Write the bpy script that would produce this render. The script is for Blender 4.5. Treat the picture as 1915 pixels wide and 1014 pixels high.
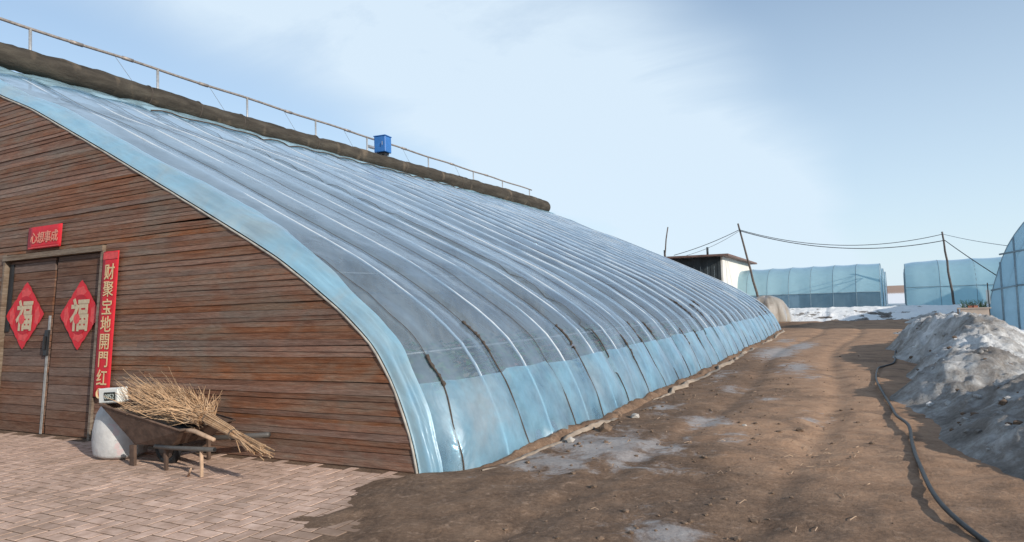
import bpy, bmesh, math, random
import numpy as np
from mathutils import Vector, Matrix
random.seed(7); RNG = np.random.default_rng(11)
S = bpy.context.scene
for o in list(bpy.data.objects): bpy.data.objects.remove(o)

# ------------------------------------------------------------------ camera
cam_d = bpy.data.cameras.new('camera'); cam = bpy.data.objects.new('camera', cam_d)
S.collection.objects.link(cam); S.camera = cam
_a = math.radians(27.2); _p = math.atan(.053); _r = math.atan(.033)
fwd = Vector((-math.sin(_a)*math.cos(_p), math.cos(_a)*math.cos(_p), math.sin(_p)))
rt = Vector((math.cos(_a), math.sin(_a), 0)); up = rt.cross(fwd)
R_ = rt*math.cos(_r)-up*math.sin(_r); U_ = up*math.cos(_r)+rt*math.sin(_r)
M_ = Matrix((R_, U_, -fwd)).transposed().to_4x4(); M_.translation = (3.5808, -5.021, 1.47)
cam.matrix_world = M_
cam_d.sensor_width = 36; cam_d.lens = 1250/1915*36; cam_d.clip_start = .05; cam_d.clip_end = 5000

# ------------------------------------------------------------------ world, sun, exposure
SUN_EL, SUN_AZ = math.radians(23), math.radians(20)   # azimuth: 20 degrees from +x towards -y
W = bpy.data.worlds.new('World'); S.world = W; W.use_nodes = True
nt = W.node_tree; nt.nodes.clear()
def N(t, kind, **kw):
    n = t.nodes.new(kind)
    for k, v in kw.items(): setattr(n, k, v)
    return n
def L(t, a, b): t.links.new(a, b)
def math_node(t, op, a, b=None, clamp=False):
    n = N(t, 'ShaderNodeMath', operation=op, use_clamp=clamp)
    for i, v in enumerate((a, b)):
        if v is None: continue
        if isinstance(v, (int, float)): n.inputs[i].default_value = v
        else: L(t, v, n.inputs[i])
    return n.outputs[0]
sky = N(nt, 'ShaderNodeTexSky', sky_type='NISHITA', sun_disc=False)
sky.sun_elevation = SUN_EL; sky.sun_rotation = math.radians(90)+SUN_AZ
sky.air_density = 1.0; sky.dust_density = .35; sky.ozone_density = 1.6
tc = N(nt, 'ShaderNodeTexCoord')
sep = N(nt, 'ShaderNodeSeparateXYZ'); L(nt, tc.outputs['Generated'], sep.inputs[0])
# clouds lie on a flat layer: project the direction on a plane overhead
zc = math_node(nt, 'MAXIMUM', sep.outputs[2], .0); zc = math_node(nt, 'ADD', zc, .22)
cx = math_node(nt, 'DIVIDE', sep.outputs[0], zc); cy = math_node(nt, 'DIVIDE', sep.outputs[1], zc)
comb = N(nt, 'ShaderNodeCombineXYZ'); L(nt, cx, comb.inputs[0]); L(nt, cy, comb.inputs[1])
mp = N(nt, 'ShaderNodeMapping'); L(nt, comb.outputs[0], mp.inputs[0])
mp.inputs['Rotation'].default_value = (0, 0, math.radians(20)); mp.inputs['Scale'].default_value = (.55, 1.0, 1); mp.inputs['Location'].default_value = (1.3, .4, 0)
n1 = N(nt, 'ShaderNodeTexNoise'); L(nt, mp.outputs[0], n1.inputs[0]); n1.inputs['Scale'].default_value = .75; n1.inputs['Detail'].default_value = 3; n1.inputs['Roughness'].default_value = .45
n2 = N(nt, 'ShaderNodeTexNoise'); L(nt, mp.outputs[0], n2.inputs[0]); n2.inputs['Scale'].default_value = 3.0; n2.inputs['Detail'].default_value = 7; n2.inputs['Roughness'].default_value = .6; n2.inputs['Distortion'].default_value = .6
r1 = N(nt, 'ShaderNodeMapRange'); L(nt, n1.outputs[0], r1.inputs[0]); r1.inputs[1].default_value = .42; r1.inputs[2].default_value = .68
r2 = N(nt, 'ShaderNodeMapRange'); L(nt, n2.outputs[0], r2.inputs[0]); r2.inputs[1].default_value = .3; r2.inputs[2].default_value = .75; r2.inputs[3].default_value = .45
# long parallel cirrus bands drifting along y
q = math_node(nt, 'ADD', cx, math_node(nt, 'MULTIPLY', math_node(nt, 'SUBTRACT', cy, 1.8), -.12))
q = math_node(nt, 'ADD', q, math_node(nt, 'MULTIPLY', math_node(nt, 'SUBTRACT', n1.outputs[0], .5), 1.1))
q = math_node(nt, 'COSINE', math_node(nt, 'MULTIPLY', math_node(nt, 'ADD', q, .72), 2*math.pi/2.3))
r1 = N(nt, 'ShaderNodeMapRange', interpolation_type='SMOOTHSTEP'); L(nt, q, r1.inputs[0]); r1.inputs[1].default_value = -.05; r1.inputs[2].default_value = 1.0
cl = math_node(nt, 'MULTIPLY', r1.outputs[0], r2.outputs[0])
# thin haze whitening towards the horizon, all the way round
hz = N(nt, 'ShaderNodeMapRange'); L(nt, sep.outputs[2], hz.inputs[0]); hz.inputs[1].default_value = -.02; hz.inputs[2].default_value = .5; hz.inputs[3].default_value = .88; hz.inputs[4].default_value = .18
cl = math_node(nt, 'MULTIPLY', cl, .9); cl = math_node(nt, 'ADD', cl, hz.outputs[0]); 
cl = math_node(nt, 'MINIMUM', cl, .93)
mix = N(nt, 'ShaderNodeMix', data_type='RGBA'); L(nt, cl, mix.inputs[0]); mix.inputs[7].default_value = (5.25, 6.25, 7.15, 1)
tint = N(nt, 'ShaderNodeMix', data_type='RGBA', blend_type='MULTIPLY'); tint.inputs[0].default_value = 1; L(nt, sky.outputs[0], tint.inputs[6]); tint.inputs[7].default_value = (.86, 1.02, 1.1, 1); L(nt, tint.outputs[2], mix.inputs[6])
bg = N(nt, 'ShaderNodeBackground'); L(nt, mix.outputs[2], bg.inputs[0]); bg.inputs[1].default_value = .14
wo = N(nt, 'ShaderNodeOutputWorld'); L(nt, bg.outputs[0], wo.inputs[0])
sl = bpy.data.lights.new('sun', 'SUN'); sl.energy = 4.6; sl.angle = math.radians(.6); sl.color = (1, .93, .82)
sun = bpy.data.objects.new('sun', sl); S.collection.objects.link(sun)
to_sun = Vector((math.cos(SUN_EL)*math.cos(SUN_AZ), -math.cos(SUN_EL)*math.sin(SUN_AZ), math.sin(SUN_EL)))
sun.rotation_euler = (-to_sun).to_track_quat('-Z', 'Y').to_euler()
S.view_settings.view_transform = 'Standard'; S.view_settings.look = 'None'; S.view_settings.gamma = 1
S.view_settings.exposure = 0; S.view_settings.use_curve_mapping = False
S.cycles.max_bounces = 10; S.cycles.transparent_max_bounces = 24; S.cycles.transmission_bounces = 6
S.cycles.use_denoising = True; S.cycles.caustics_reflective = False; S.cycles.caustics_refractive = False

# ------------------------------------------------------------------ helpers
def tag(o, label=None, cat=None, group=None, kind=None):
    if label: o['label'] = label
    if cat: o['category'] = cat
    if group: o['group'] = group
    if kind: o['kind'] = kind
    return o
def empty(name, loc=(0, 0, 0)):
    o = bpy.data.objects.new(name, None); S.collection.objects.link(o); o.location = loc; o.empty_display_size = .2
    return o
def link(name, me, mat=None, parent=None):
    o = bpy.data.objects.new(name, me); S.collection.objects.link(o)
    if mat and not me.materials: me.materials.append(mat)
    if parent:
        o.parent = parent
        o.matrix_parent_inverse = Matrix.Identity(4)
        loc = Vector((0, 0, 0)); q = parent
        while q: loc += q.location; q = q.parent
        o.location = -loc          # meshes are written in world coordinates
    return o
class MB:
    def __init__(s): s.v = []; s.f = []
    def add(s, vs, fs):
        b = len(s.v); s.v += [tuple(x) for x in vs]; s.f += [tuple(i+b for i in f) for f in fs]; return s
    def box(s, c, d, rz=0, ry=0, rx=0):
        m = Matrix.Rotation(rz, 3, 'Z') @ Matrix.Rotation(ry, 3, 'Y') @ Matrix.Rotation(rx, 3, 'X'); c = Vector(c)
        vs = [c + m @ Vector((sx*d[0]/2, sy*d[1]/2, sz*d[2]/2)) for sx in (-1, 1) for sy in (-1, 1) for sz in (-1, 1)]
        return s.add(vs, [(0, 1, 3, 2), (4, 6, 7, 5), (0, 4, 5, 1), (2, 3, 7, 6), (0, 2, 6, 4), (1, 5, 7, 3)])
    def tube(s, pts, r, n=8, cap=True):
        pts = [Vector(p) for p in pts]; rr = r if isinstance(r, (list, tuple, np.ndarray)) else [r]*len(pts)
        vs = []; u = None
        for i, p in enumerate(pts):
            t = (pts[min(i+1, len(pts)-1)]-pts[max(i-1, 0)]).normalized()
            if u is None: u = t.orthogonal().normalized()
            u = (u - t*u.dot(t)).normalized(); w = t.cross(u)
            vs += [p + (u*math.cos(2*math.pi*k/n)+w*math.sin(2*math.pi*k/n))*rr[i] for k in range(n)]
        fs = [(i*n+k, i*n+(k+1) % n, (i+1)*n+(k+1) % n, (i+1)*n+k) for i in range(len(pts)-1) for k in range(n)]
        if cap: fs += [tuple(range(n-1, -1, -1)), tuple(range((len(pts)-1)*n, len(pts)*n))]
        return s.add(vs, fs)
    def build(s, name, mat=None, parent=None, smooth=False, bevel=0):
        me = bpy.data.meshes.new(name); me.from_pydata(s.v, [], s.f); me.validate()
        bm = bmesh.new(); bm.from_mesh(me)
        bmesh.ops.recalc_face_normals(bm, faces=bm.faces)
        if bevel: bmesh.ops.bevel(bm, geom=bm.edges[:], offset=bevel, segments=1, affect='EDGES', profile=.5)
        bm.to_mesh(me); bm.free()
        if smooth: me.shade_smooth()
        return link(name, me, mat, parent)
def grid_mesh(P, name, mat, parent=None, smooth=True, flip=False):
    """P: (n, m, 3) array of points"""
    n, m, _ = P.shape
    idx = np.arange(n*m).reshape(n, m)
    q = np.stack([idx[:-1, :-1], idx[1:, :-1], idx[1:, 1:], idx[:-1, 1:]], -1).reshape(-1, 4)
    if flip: q = q[:, ::-1]
    me = bpy.data.meshes.new(name)
    me.vertices.add(n*m); me.vertices.foreach_set('co', P.reshape(-1).astype(np.float32))
    me.loops.add(q.size); me.loops.foreach_set('vertex_index', q.reshape(-1).astype(np.int32))
    me.polygons.add(len(q)); me.polygons.foreach_set('loop_start', np.arange(0, q.size, 4, dtype=np.int32))
    me.update(calc_edges=True); me.validate()
    if smooth: me.shade_smooth()
    return link(name, me, mat, parent)
def hash3(i, j, k):
    h = (i*374761393 + j*668265263 + k*2147483647 + 1013904223) & 0xFFFFFFFF
    h = ((h ^ (h >> 13))*1274126177) & 0xFFFFFFFF
    return ((h ^ (h >> 16)) & 0xFFFF)/65535.0
def vnoise(x, y, seed=0):
    x = np.asarray(x, float); y = np.asarray(y, float)
    i = np.floor(x).astype(np.int64); j = np.floor(y).astype(np.int64); fx = x-i; fy = y-j
    fx = fx*fx*fx*(fx*(fx*6-15)+10); fy = fy*fy*fy*(fy*(fy*6-15)+10)
    a = hash3(i, j, seed); b = hash3(i+1, j, seed); c = hash3(i, j+1, seed); d = hash3(i+1, j+1, seed)
    return (a*(1-fx)+b*fx)*(1-fy)+(c*(1-fx)+d*fx)*fy
def fbm(x, y, seed=0, oct=4, gain=.5):
    s = 0; a = 1; t = 0
    for o in range(oct):
        s = s + a*vnoise(x*2**o+o*17.3, y*2**o-o*9.1, seed+o); t += a; a *= gain
    return s/t
def ridged(x, y, seed=0, oct=4):
    s = 0; a = 1; t = 0
    for o in range(oct):
        s = s + a*(1-np.abs(2*vnoise(x*2**o+o*7.7, y*2**o+o*3.3, seed+o)-1)); t += a; a *= .55
    return s/t
def sstep(a, b, x):
    t = np.clip((np.asarray(x, float)-a)/(b-a), 0, 1); return t*t*(3-2*t)

# ------------------------------------------------------------------ materials
def mat(name, rough=.7, spec=.3):
    m = bpy.data.materials.new(name); m.use_nodes = True; t = m.node_tree
    b = t.nodes['Principled BSDF']; b.inputs['Roughness'].default_value = rough
    b.inputs['Specular IOR Level'].default_value = spec
    return m, t, b
def ramp(t, fac, stops):
    r = N(t, 'ShaderNodeValToRGB'); L(t, fac, r.inputs[0]); e = r.color_ramp.elements
    while len(e) < len(stops): e.new(.5)
    for k, (p, c) in zip(e, stops): k.position = p; k.color = (*c, 1)
    return r.outputs[0]
def noise(t, scale, detail=4, rough=.55, stretch=None, coord='Object', dist=0, offset=None):
    c = N(t, 'ShaderNodeTexCoord').outputs[coord]
    if stretch or offset is not None:
        mp = N(t, 'ShaderNodeMapping'); L(t, c, mp.inputs[0])
        if stretch: mp.inputs['Scale'].default_value = stretch
        if offset is not None: L(t, offset, mp.inputs['Location'])
        c = mp.outputs[0]
    n = N(t, 'ShaderNodeTexNoise'); L(t, c, n.inputs[0]); n.inputs['Scale'].default_value = scale
    n.inputs['Detail'].default_value = detail; n.inputs['Roughness'].default_value = rough; n.inputs['Distortion'].default_value = dist
    return n.outputs[0]
def mixc(t, fac, a, b, mode='MIX'):
    n = N(t, 'ShaderNodeMix', data_type='RGBA', blend_type=mode)
    for i, v in ((0, fac), (6, a), (7, b)):
        if isinstance(v, (int, float)): n.inputs[i].default_value = v
        elif isinstance(v, tuple): n.inputs[i].default_value = (*v, 1)
        else: L(t, v, n.inputs[i])
    return n.outputs[2]
def bump(t, b, h, strength=.4, dist=.02):
    n = N(t, 'ShaderNodeBump'); n.inputs['Strength'].default_value = strength; n.inputs['Distance'].default_value = dist
    L(t, h, n.inputs['Height']); L(t, n.outputs[0], b.inputs['Normal'])
def mr(t, v, a, b, c=0., d=1.):
    n = N(t, 'ShaderNodeMapRange'); L(t, v, n.inputs[0])
    for i, x in enumerate((a, b, c, d)): n.inputs[i+1].default_value = x
    return n.outputs[0]
def simple(name, col, rough=.6, metal=0, var=.25, scale=8, spec=.3, bmp=0, stretch=None):
    m, t, b = mat(name, rough, spec); b.inputs['Metallic'].default_value = metal
    n = noise(t, scale, 5, .6, stretch)
    dk = tuple(c*(1-var) for c in col); lt = tuple(min(1, c*(1+var)) for c in col)
    L(t, ramp(t, n, [(.3, dk), (.7, lt)]), b.inputs['Base Color'])
    if bmp: bump(t, b, noise(t, scale*3, 6, .65, stretch), bmp, .01)
    return m

def wood_mat(name, dark, mid, light, grey, grey_amt=.5, rnd=True):
    m, t, b = mat(name, .75, .25)
    oi = N(t, 'ShaderNodeObjectInfo'); off = N(t, 'ShaderNodeCombineXYZ')
    L(t, math_node(t, 'MULTIPLY', oi.outputs['Random'], 37.), off.inputs[0]); L(t, math_node(t, 'MULTIPLY', oi.outputs['Random'], 11.), off.inputs[2])
    g1 = noise(t, 1.0, 6, .62, (1.6, 6, 26), offset=off.outputs[0])
    g2 = noise(t, 1.0, 5, .6, (9, 9, 95), offset=off.outputs[0])
    blot = noise(t, 1.0, 5, .6, (1.3, 3, 2.6), dist=.6)
    c = ramp(t, g1, [(.25, dark), (.48, mid), (.72, light)])
    gm = mr(t, math_node(t, 'ADD', math_node(t, 'MULTIPLY', blot, .7), math_node(t, 'MULTIPLY', g1, .5)), .52, .74, 0, grey_amt)
    c = mixc(t, gm, c, grey)
    c = mixc(t, mr(t, g2, .35, .7, .45, 0), c, tuple(x*.35 for x in dark))
    v = mr(t, oi.outputs['Random'], 0, 1, .82, 1.14)
    hs = N(t, 'ShaderNodeHueSaturation'); L(t, c, hs.inputs['Color']); L(t, v, hs.inputs['Value'])
    L(t, mr(t, math_node(t, 'FRACT', math_node(t, 'MULTIPLY', oi.outputs['Random'], 7.31)), 0, 1, .72, 1.12), hs.inputs['Saturation'])
    L(t, hs.outputs[0], b.inputs['Base Color'])
    bump(t, b, math_node(t, 'ADD', g2, math_node(t, 'MULTIPLY', g1, .6)), .55, .012)
    return m
M_plank = wood_mat('weathered_board', (.115, .047, .025), (.235, .097, .050), (.34, .152, .082), (.215, .155, .115), .95)
M_door = wood_mat('door_board', (.085, .038, .024), (.165, .078, .048), (.24, .125, .08), (.20, .15, .12), .5)
M_beam = wood_mat('frame_beam', (.12, .08, .055), (.21, .145, .10), (.30, .22, .16), (.32, .27, .22), .6)
M_dark = simple('dark_cavity', (.025, .019, .016), .9)

def film_mat(name, opac, trans_tint, diff, trans, gloss=.12, streak=.2, wr=.5, streak_axis=(1, 14, 1), zrange=None, wscale=5, wstretch=None, pale=None):
    """thin plastic film: clear share, milky share (diffuse + translucent), Fresnel gloss"""
    m = bpy.data.materials.new(name); m.use_nodes = True; t = m.node_tree; t.nodes.clear()
    n = noise(t, 1.0, 6, .6, streak_axis); n2 = noise(t, 1.3, 4, .6)
    op = mr(t, math_node(t, 'ADD', math_node(t, 'MULTIPLY', n, .6), math_node(t, 'MULTIPLY', n2, .4)), .33, .67, opac-streak, min(1, opac+streak))
    if zrange:      # film grows more opaque with height
        gz = N(t, 'ShaderNodeSeparateXYZ'); L(t, N(t, 'ShaderNodeTexCoord').outputs['Object'], gz.inputs[0])
        op = math_node(t, 'ADD', op, mr(t, gz.outputs[2], zrange[0], zrange[1], 0, zrange[2]), True)
    tr = N(t, 'ShaderNodeBsdfTransparent'); tr.inputs[0].default_value = (*trans_tint, 1)
    di = N(t, 'ShaderNodeBsdfDiffuse'); di.inputs[0].default_value = (*diff, 1)
    tl = N(t, 'ShaderNodeBsdfTranslucent'); tl.inputs[0].default_value = (*trans, 1)
    if pale:       # muddy, faded areas of the sheet
        pm = mr(t, noise(t, 1.0, 5, .6, (1.6, 1.6, 1.1), dist=.4), .42, .66)
        for q_, c_ in ((di, diff), (tl, trans)): L(t, mixc(t, pm, tuple(c_), pale), q_.inputs[0])
    m1 = N(t, 'ShaderNodeMixShader'); m1.inputs[0].default_value = .45; L(t, di.outputs[0], m1.inputs[1]); L(t, tl.outputs[0], m1.inputs[2])
    m2 = N(t, 'ShaderNodeMixShader'); L(t, op, m2.inputs[0]); L(t, tr.outputs[0], m2.inputs[1]); L(t, m1.outputs[0], m2.inputs[2])
    gl = N(t, 'ShaderNodeBsdfGlossy'); gl.inputs['Roughness'].default_value = gloss; gl.inputs[0].default_value = (.84, .91, 1, 1)
    lw = N(t, 'ShaderNodeLayerWeight'); lw.inputs[0].default_value = .35
    fr = mr(t, math_node(t, 'POWER', lw.outputs['Facing'], 2.6), 0, 1, .035, .85)
    m3 = N(t, 'ShaderNodeMixShader'); L(t, fr, m3.inputs[0]); L(t, m2.outputs[0], m3.inputs[1]); L(t, gl.outputs[0], m3.inputs[2])
    bp = N(t, 'ShaderNodeBump'); bp.inputs['Strength'].default_value = wr; bp.inputs['Distance'].default_value = .02
    L(t, noise(t, wscale, 4, .5, wstretch, dist=.6), bp.inputs['Height'])
    for q in (di, tl, gl): L(t, bp.outputs[0], q.inputs['Normal'])
    L(t, bp.outputs[0], lw.inputs['Normal'])
    o = N(t, 'ShaderNodeOutputMaterial'); L(t, m3.outputs[0], o.inputs[0])
    return m
M_film = film_mat('roof_film', .38, (.82, .91, .97), (.42, .56, .70), (.42, .56, .70), .17, .22, .6, (.8, 3.2, .8), (1.5, 4.8, .42), 3.5)
M_skirt = film_mat('skirt_film', .44, (.70, .90, .98), (.38, .67, .83), (.38, .67, .83), .42, .42, 1.0, (2.2, 2.2, 1.6), None, 2.2, (1, 1.6, 1), (.46, .56, .62))
M_band = film_mat('edge_film', .86, (.6, .82, .95), (.41, .68, .83), (.40, .66, .81), .34, .3, 1.0, (1.6, 9, 1.6), None, 1.6, (1, 7, 1), (.50, .63, .68))
M_vent = film_mat('vent_film', .88, (.7, .9, .95), (.48, .70, .76), (.48, .68, .74), .2, .1, 1.0, (4, 4, 4))
M_farfilm = film_mat('far_film', .84, (.7, .85, .9), (.48, .69, .76), (.48, .69, .76), .3, .1, .5, (1.1, 1.1, .6))
M_farskirt = film_mat('far_skirt_film', .50, (.5, .62, .70), (.24, .36, .43), (.20, .30, .36), .2, .1, .3, (2, 2, .6))
M_bigfilm = film_mat('big_tunnel_film', .68, (.7, .82, .90), (.46, .64, .73), (.46, .64, .73), .12, .14, .5, (1.5, 1.5, .8))
M_mound = film_mat('mound_film', .85, (.85, .85, .8), (.56, .50, .43), (.54, .48, .40), .5, .12, 1.0, (6, 6, 2), None, 4, (3, 3, .8), (.40, .33, .27))

M_steel = simple('galvanised_pipe', (.48, .47, .46), .45, .6, .2, 20)
M_rib = simple('arch_pipe', (.50, .54, .58), .75, .0, .1, 20)
M_rustpipe = simple('rusty_pipe', (.30, .26, .235), .55, .35, .35, 14)
M_hoop = simple('hoop_pipe', (.20, .27, .31), .5, 0, .2, 10)
M_rope = simple('rope', (.075, .06, .05), .9, 0, .4, 60)
M_quilt = None
def quilt():
    m, t, b = mat('felt_quilt', .95, .1)
    c = ramp(t, noise(t, 1.0, 6, .6, (6, 1.3, 6)), [(.28, (.036, .031, .026)), (.5, (.062, .053, .044)), (.72, (.10, .087, .07))])
    c = mixc(t, mr(t, noise(t, 1, 3, .5, (1.2, 2.2, 1.2)), .58, .68, 0, .55), c, (.19, .145, .105))
    L(t, c, b.inputs['Base Color']); bump(t, b, noise(t, 1, 6, .7, (22, 8, 22)), .8, .03); return m
M_quilt = quilt()
M_boxblue = simple('blue_paint', (.035, .15, .42), .45, 0, .12, 6)
M_red = simple('red_paper', (.54, .018, .028), .6, 0, .12, 9)
M_redlight = simple('pale_red_paper', (.58, .065, .065), .6, 0, .18, 20)
M_reddark = simple('dark_red_paper', (.40, .010, .020), .6, 0, .15, 20)
M_gold = simple('gold_print', (.60, .44, .24), .55, 0, .15, 30)
M_cream = simple('cream_print', (.46, .37, .25), .6, 0, .15, 30)
M_strip = simple('steel_strip', (.30, .29, .28), .5, .3, .3, 12)
M_black = simple('black_iron', (.022, .022, .024), .5, .2, .3, 12)
M_tray = simple('rusty_tray', (.105, .067, .050), .75, 0, .4, 9, bmp=.4)
M_trayin = simple('tray_lining', (.30, .235, .18), .8, 0, .3, 9)
M_greytube = simple('grey_tube', (.10, .092, .086), .5, .3, .2, 12)
M_stick = simple('pale_stick', (.42, .29, .20), .8, 0, .3, 14)
M_twig = None
def twig():
    m, t, b = mat('broom_twig', .8, .2)
    c = ramp(t, noise(t, 14, 5, .7), [(.3, (.30, .17, .09)), (.5, (.52, .33, .19)), (.7, (.66, .46, .29))])
    L(t, c, b.inputs['Base Color']); return m
M_twig = twig()
M_plastic = simple('white_plastic', (.68, .68, .64), .4, 0, .06, 6)
M_screen = simple('display_glass', (.03, .035, .032), .15, 0, .2, 5, .5)
M_digit = simple('display_digit', (.42, .46, .42), .5)
def sack():
    m, t, b = mat('woven_sack', .6, .3)
    c = ramp(t, noise(t, 5, 5, .6), [(.3, (.38, .375, .37)), (.7, (.54, .53, .52))])
    pk = mr(t, noise(t, 1, 2, .5, (9, 9, 13)), .60, .66, 0, .35)
    c = mixc(t, pk, c, (.55, .30, .31))
    c = mixc(t, mr(t, noise(t, 3, 4), .55, .75, 0, .5), c, (.36, .33, .30))
    L(t, c, b.inputs['Base Color'])
    w = N(t, 'ShaderNodeTexWave'); w.inputs['Scale'].default_value = 40; bump(t, b, noise(t, 6, 6, .6), .5, .03); return m
M_sack = sack()
M_hose = simple('black_hose', (.045, .044, .043), .5, 0, .3, 10)
M_shedwhite = simple('cream_wall', (.68, .66, .61), .8, 0, .08, 1.5)
M_sheddark = simple('dark_metal_sheet', (.045, .055, .06), .6, .1, .3, 3)
M_shedroof = simple('roof_edge', (.16, .10, .085), .7, 0, .3, 4)
M_pole = simple('weathered_pole', (.12, .10, .09), .85, 0, .35, 8)
M_cable = simple('cable', (.03, .03, .035), .6)
M_cable_pale = simple('pale_cable', (.22, .24, .26), .6)
M_beige = simple('beige_board', (.48, .37, .29), .85, 0, .15, 4)
M_beigeshade = simple('shaded_beige_board', (.14, .105, .085), .85, 0, .2, 4)  # the same beige with shade put into it, for the side away from the sun
M_brick = simple('clay_brick', (.33, .13, .085), .85, 0, .25, 12)
M_green = simple('leafy_stalk', (.12, .17, .07), .8, 0, .4, 12)
M_mudwall = simple('earth_wall', (.24, .19, .15), .95, 0, .3, 2, bmp=.4)
M_soilin = simple('inside_soil', (.11, .085, .065), .95, 0, .4, 3, bmp=.4)
M_seed, _t, _b = mat('seedling_leaf', .7); L(_t, ramp(_t, noise(_t, 1.1, 3), [(.38, (.30, .10, .07)), (.46, (.10, .16, .05)), (.56, (.05, .12, .03)), (.66, (.38, .28, .18))]), _b.inputs['Base Color'])
M_clod = simple('soil_clod', (.17, .115, .08), .95, 0, .4, 20, bmp=.5)
M_stone = simple('pale_stone', (.42, .38, .34), .9, 0, .25, 12, bmp=.4)
M_hem = simple('muddy_film_hem', (.30, .235, .18), .7, 0, .3, 7, bmp=.5)

def paver_mat():
    m, t, b = mat('pink_paver', .85, .2)
    oi = N(t, 'ShaderNodeObjectInfo')
    pos = N(t, 'ShaderNodeNewGeometry').outputs['Position']
    def pn(sc, de=5, ro=.6):
        q = N(t, 'ShaderNodeTexNoise'); L(t, pos, q.inputs[0]); q.inputs['Scale'].default_value = sc; q.inputs['Detail'].default_value = de; q.inputs['Roughness'].default_value = ro; return q.outputs[0]
    c = ramp(t, pn(9, 6), [(.3, (.42, .275, .205)), (.55, (.585, .405, .315)), (.75, (.68, .495, .40))])
    c = mixc(t, mr(t, pn(1.4, 6, .65), .5, .66, 0, .75), c, (.33, .225, .165))
    c = mixc(t, mr(t, pn(5, 7, .7), .55, .7, 0, .5), c, (.26, .175, .125))
    px_ = N(t, 'ShaderNodeSeparateXYZ'); L(t, pos, px_.inputs[0])
    c = mixc(t, mr(t, math_node(t, 'ADD', px_.outputs[0], math_node(t, 'MULTIPLY', pn(1.8, 5), 2.2)), .75, 1.6, 0, .8), c, (.22, .145, .10))
    hs = N(t, 'ShaderNodeHueSaturation'); L(t, c, hs.inputs['Color']); L(t, mr(t, oi.outputs['Random'], 0, 1, .84, 1.12), hs.inputs['Value'])
    L(t, hs.outputs[0], b.inputs['Base Color']); bump(t, b, pn(40, 5, .7), .4, .004); return m
M_paver = paver_mat()

def ground_mat():
    m, t, b = mat('bare_earth', .95, .15)
    big = noise(t, .55, 5, .6); med = noise(t, 3.1, 7, .65); fine = noise(t, 26, 6, .7)
    rough = N(t, 'ShaderNodeAttribute', attribute_name='rough').outputs['Fac']
    ice = N(t, 'ShaderNodeAttribute', attribute_name='ice').outputs['Fac']
    snow = N(t, 'ShaderNodeAttribute', attribute_name='snow').outputs['Fac']
    field = N(t, 'ShaderNodeAttribute', attribute_name='field').outputs['Fac']
    tan = ramp(t, math_node(t, 'ADD', math_node(t, 'MULTIPLY', med, .6), math_node(t, 'MULTIPLY', fine, .4)), [(.33, (.26, .155, .095)), (.52, (.375, .23, .146)), (.7, (.47, .305, .20))])
    drk = ramp(t, math_node(t, 'ADD', math_node(t, 'MULTIPLY', med, .55), math_node(t, 'MULTIPLY', fine, .45)), [(.33, (.085, .053, .036)), (.5, (.17, .108, .072)), (.7, (.28, .185, .125))])
    rf = mr(t, math_node(t, 'ADD', rough, math_node(t, 'MULTIPLY', math_node(t, 'SUBTRACT', big, .5), 1.5)), .25, .85)
    c = mixc(t, rf, tan, drk)
    c = mixc(t, mr(t, noise(t, 1.25, 8, .68, dist=.7), .5, .64, 0, .6), c, ramp(t, fine, [(.35, (.075, .05, .036)), (.65, (.17, .12, .09))]))
    c = mixc(t, mr(t, noise(t, 9, 6, .75), .56, .68, 0, .55), c, (.40, .275, .195))
    ic = ramp(t, math_node(t, 'ADD', math_node(t, 'MULTIPLY', med, .5), math_node(t, 'MULTIPLY', fine, .5)), [(.3, (.21, .175, .155)), (.5, (.33, .295, .28)), (.7, (.47, .445, .43))])
    inn = math_node(t, 'ADD', ice, math_node(t, 'MULTIPLY', math_node(t, 'SUBTRACT', noise(t, 3.0, 9, .72, dist=.5), .5), 2.3))
    c = mixc(t, mr(t, inn, .40, .74, 0, .8), c, ic)
    c = mixc(t, field, c, ramp(t, noise(t, .03, 5, .6, (1, 5, 1)), [(.3, (.30, .19, .14)), (.7, (.46, .32, .25))]))
    sn = math_node(t, 'ADD', snow, math_node(t, 'MULTIPLY', math_node(t, 'SUBTRACT', noise(t, 2.4, 6, .65), .5), 1.2))
    c = mixc(t, mr(t, sn, .42, .58), c, (.80, .80, .82))
    L(t, c, b.inputs['Base Color'])
    L(t, mr(t, inn, .45, .7, .95, .5), b.inputs['Roughness'])
    bump(t, b, math_node(t, 'ADD', math_node(t, 'MULTIPLY', fine, .5), med), .6, .04)
    return m
M_ground = ground_mat()
def snow_mat(name, dirt):
    m, t, b = mat(name, .7, .3)
    b.inputs['Subsurface Weight'].default_value = .0
    big = noise(t, .9, 5, .62, dist=.4); med = noise(t, 4.5, 8, .7); fine = noise(t, 24, 6, .7)
    s = math_node(t, 'ADD', math_node(t, 'ADD', math_node(t, 'MULTIPLY', big, .50), math_node(t, 'MULTIPLY', med, .36)), math_node(t, 'MULTIPLY', fine, .14))
    a = N(t, 'ShaderNodeAttribute', attribute_name='dirt').outputs['Fac']
    s = math_node(t, 'SUBTRACT', s, math_node(t, 'MULTIPLY', a, .22))
    c = ramp(t, s, [(.29, (.10, .078, .062)), (.41, (.28, .25, .225)), (.485+dirt*.05, (.54, .525, .51)), (.58+dirt*.05, (.84, .83, .82))])
    L(t, c, b.inputs['Base Color'])
    bump(t, b, math_node(t, 'ADD', math_node(t, 'ADD', math_node(t, 'MULTIPLY', fine, .45), math_node(t, 'MULTIPLY', noise(t, 75, 4, .75), .22)), med), .95, .06)
    return m
M_heap = snow_mat('dirty_snow', .6)
M_snow = snow_mat('clean_snow', -3.0)

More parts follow.
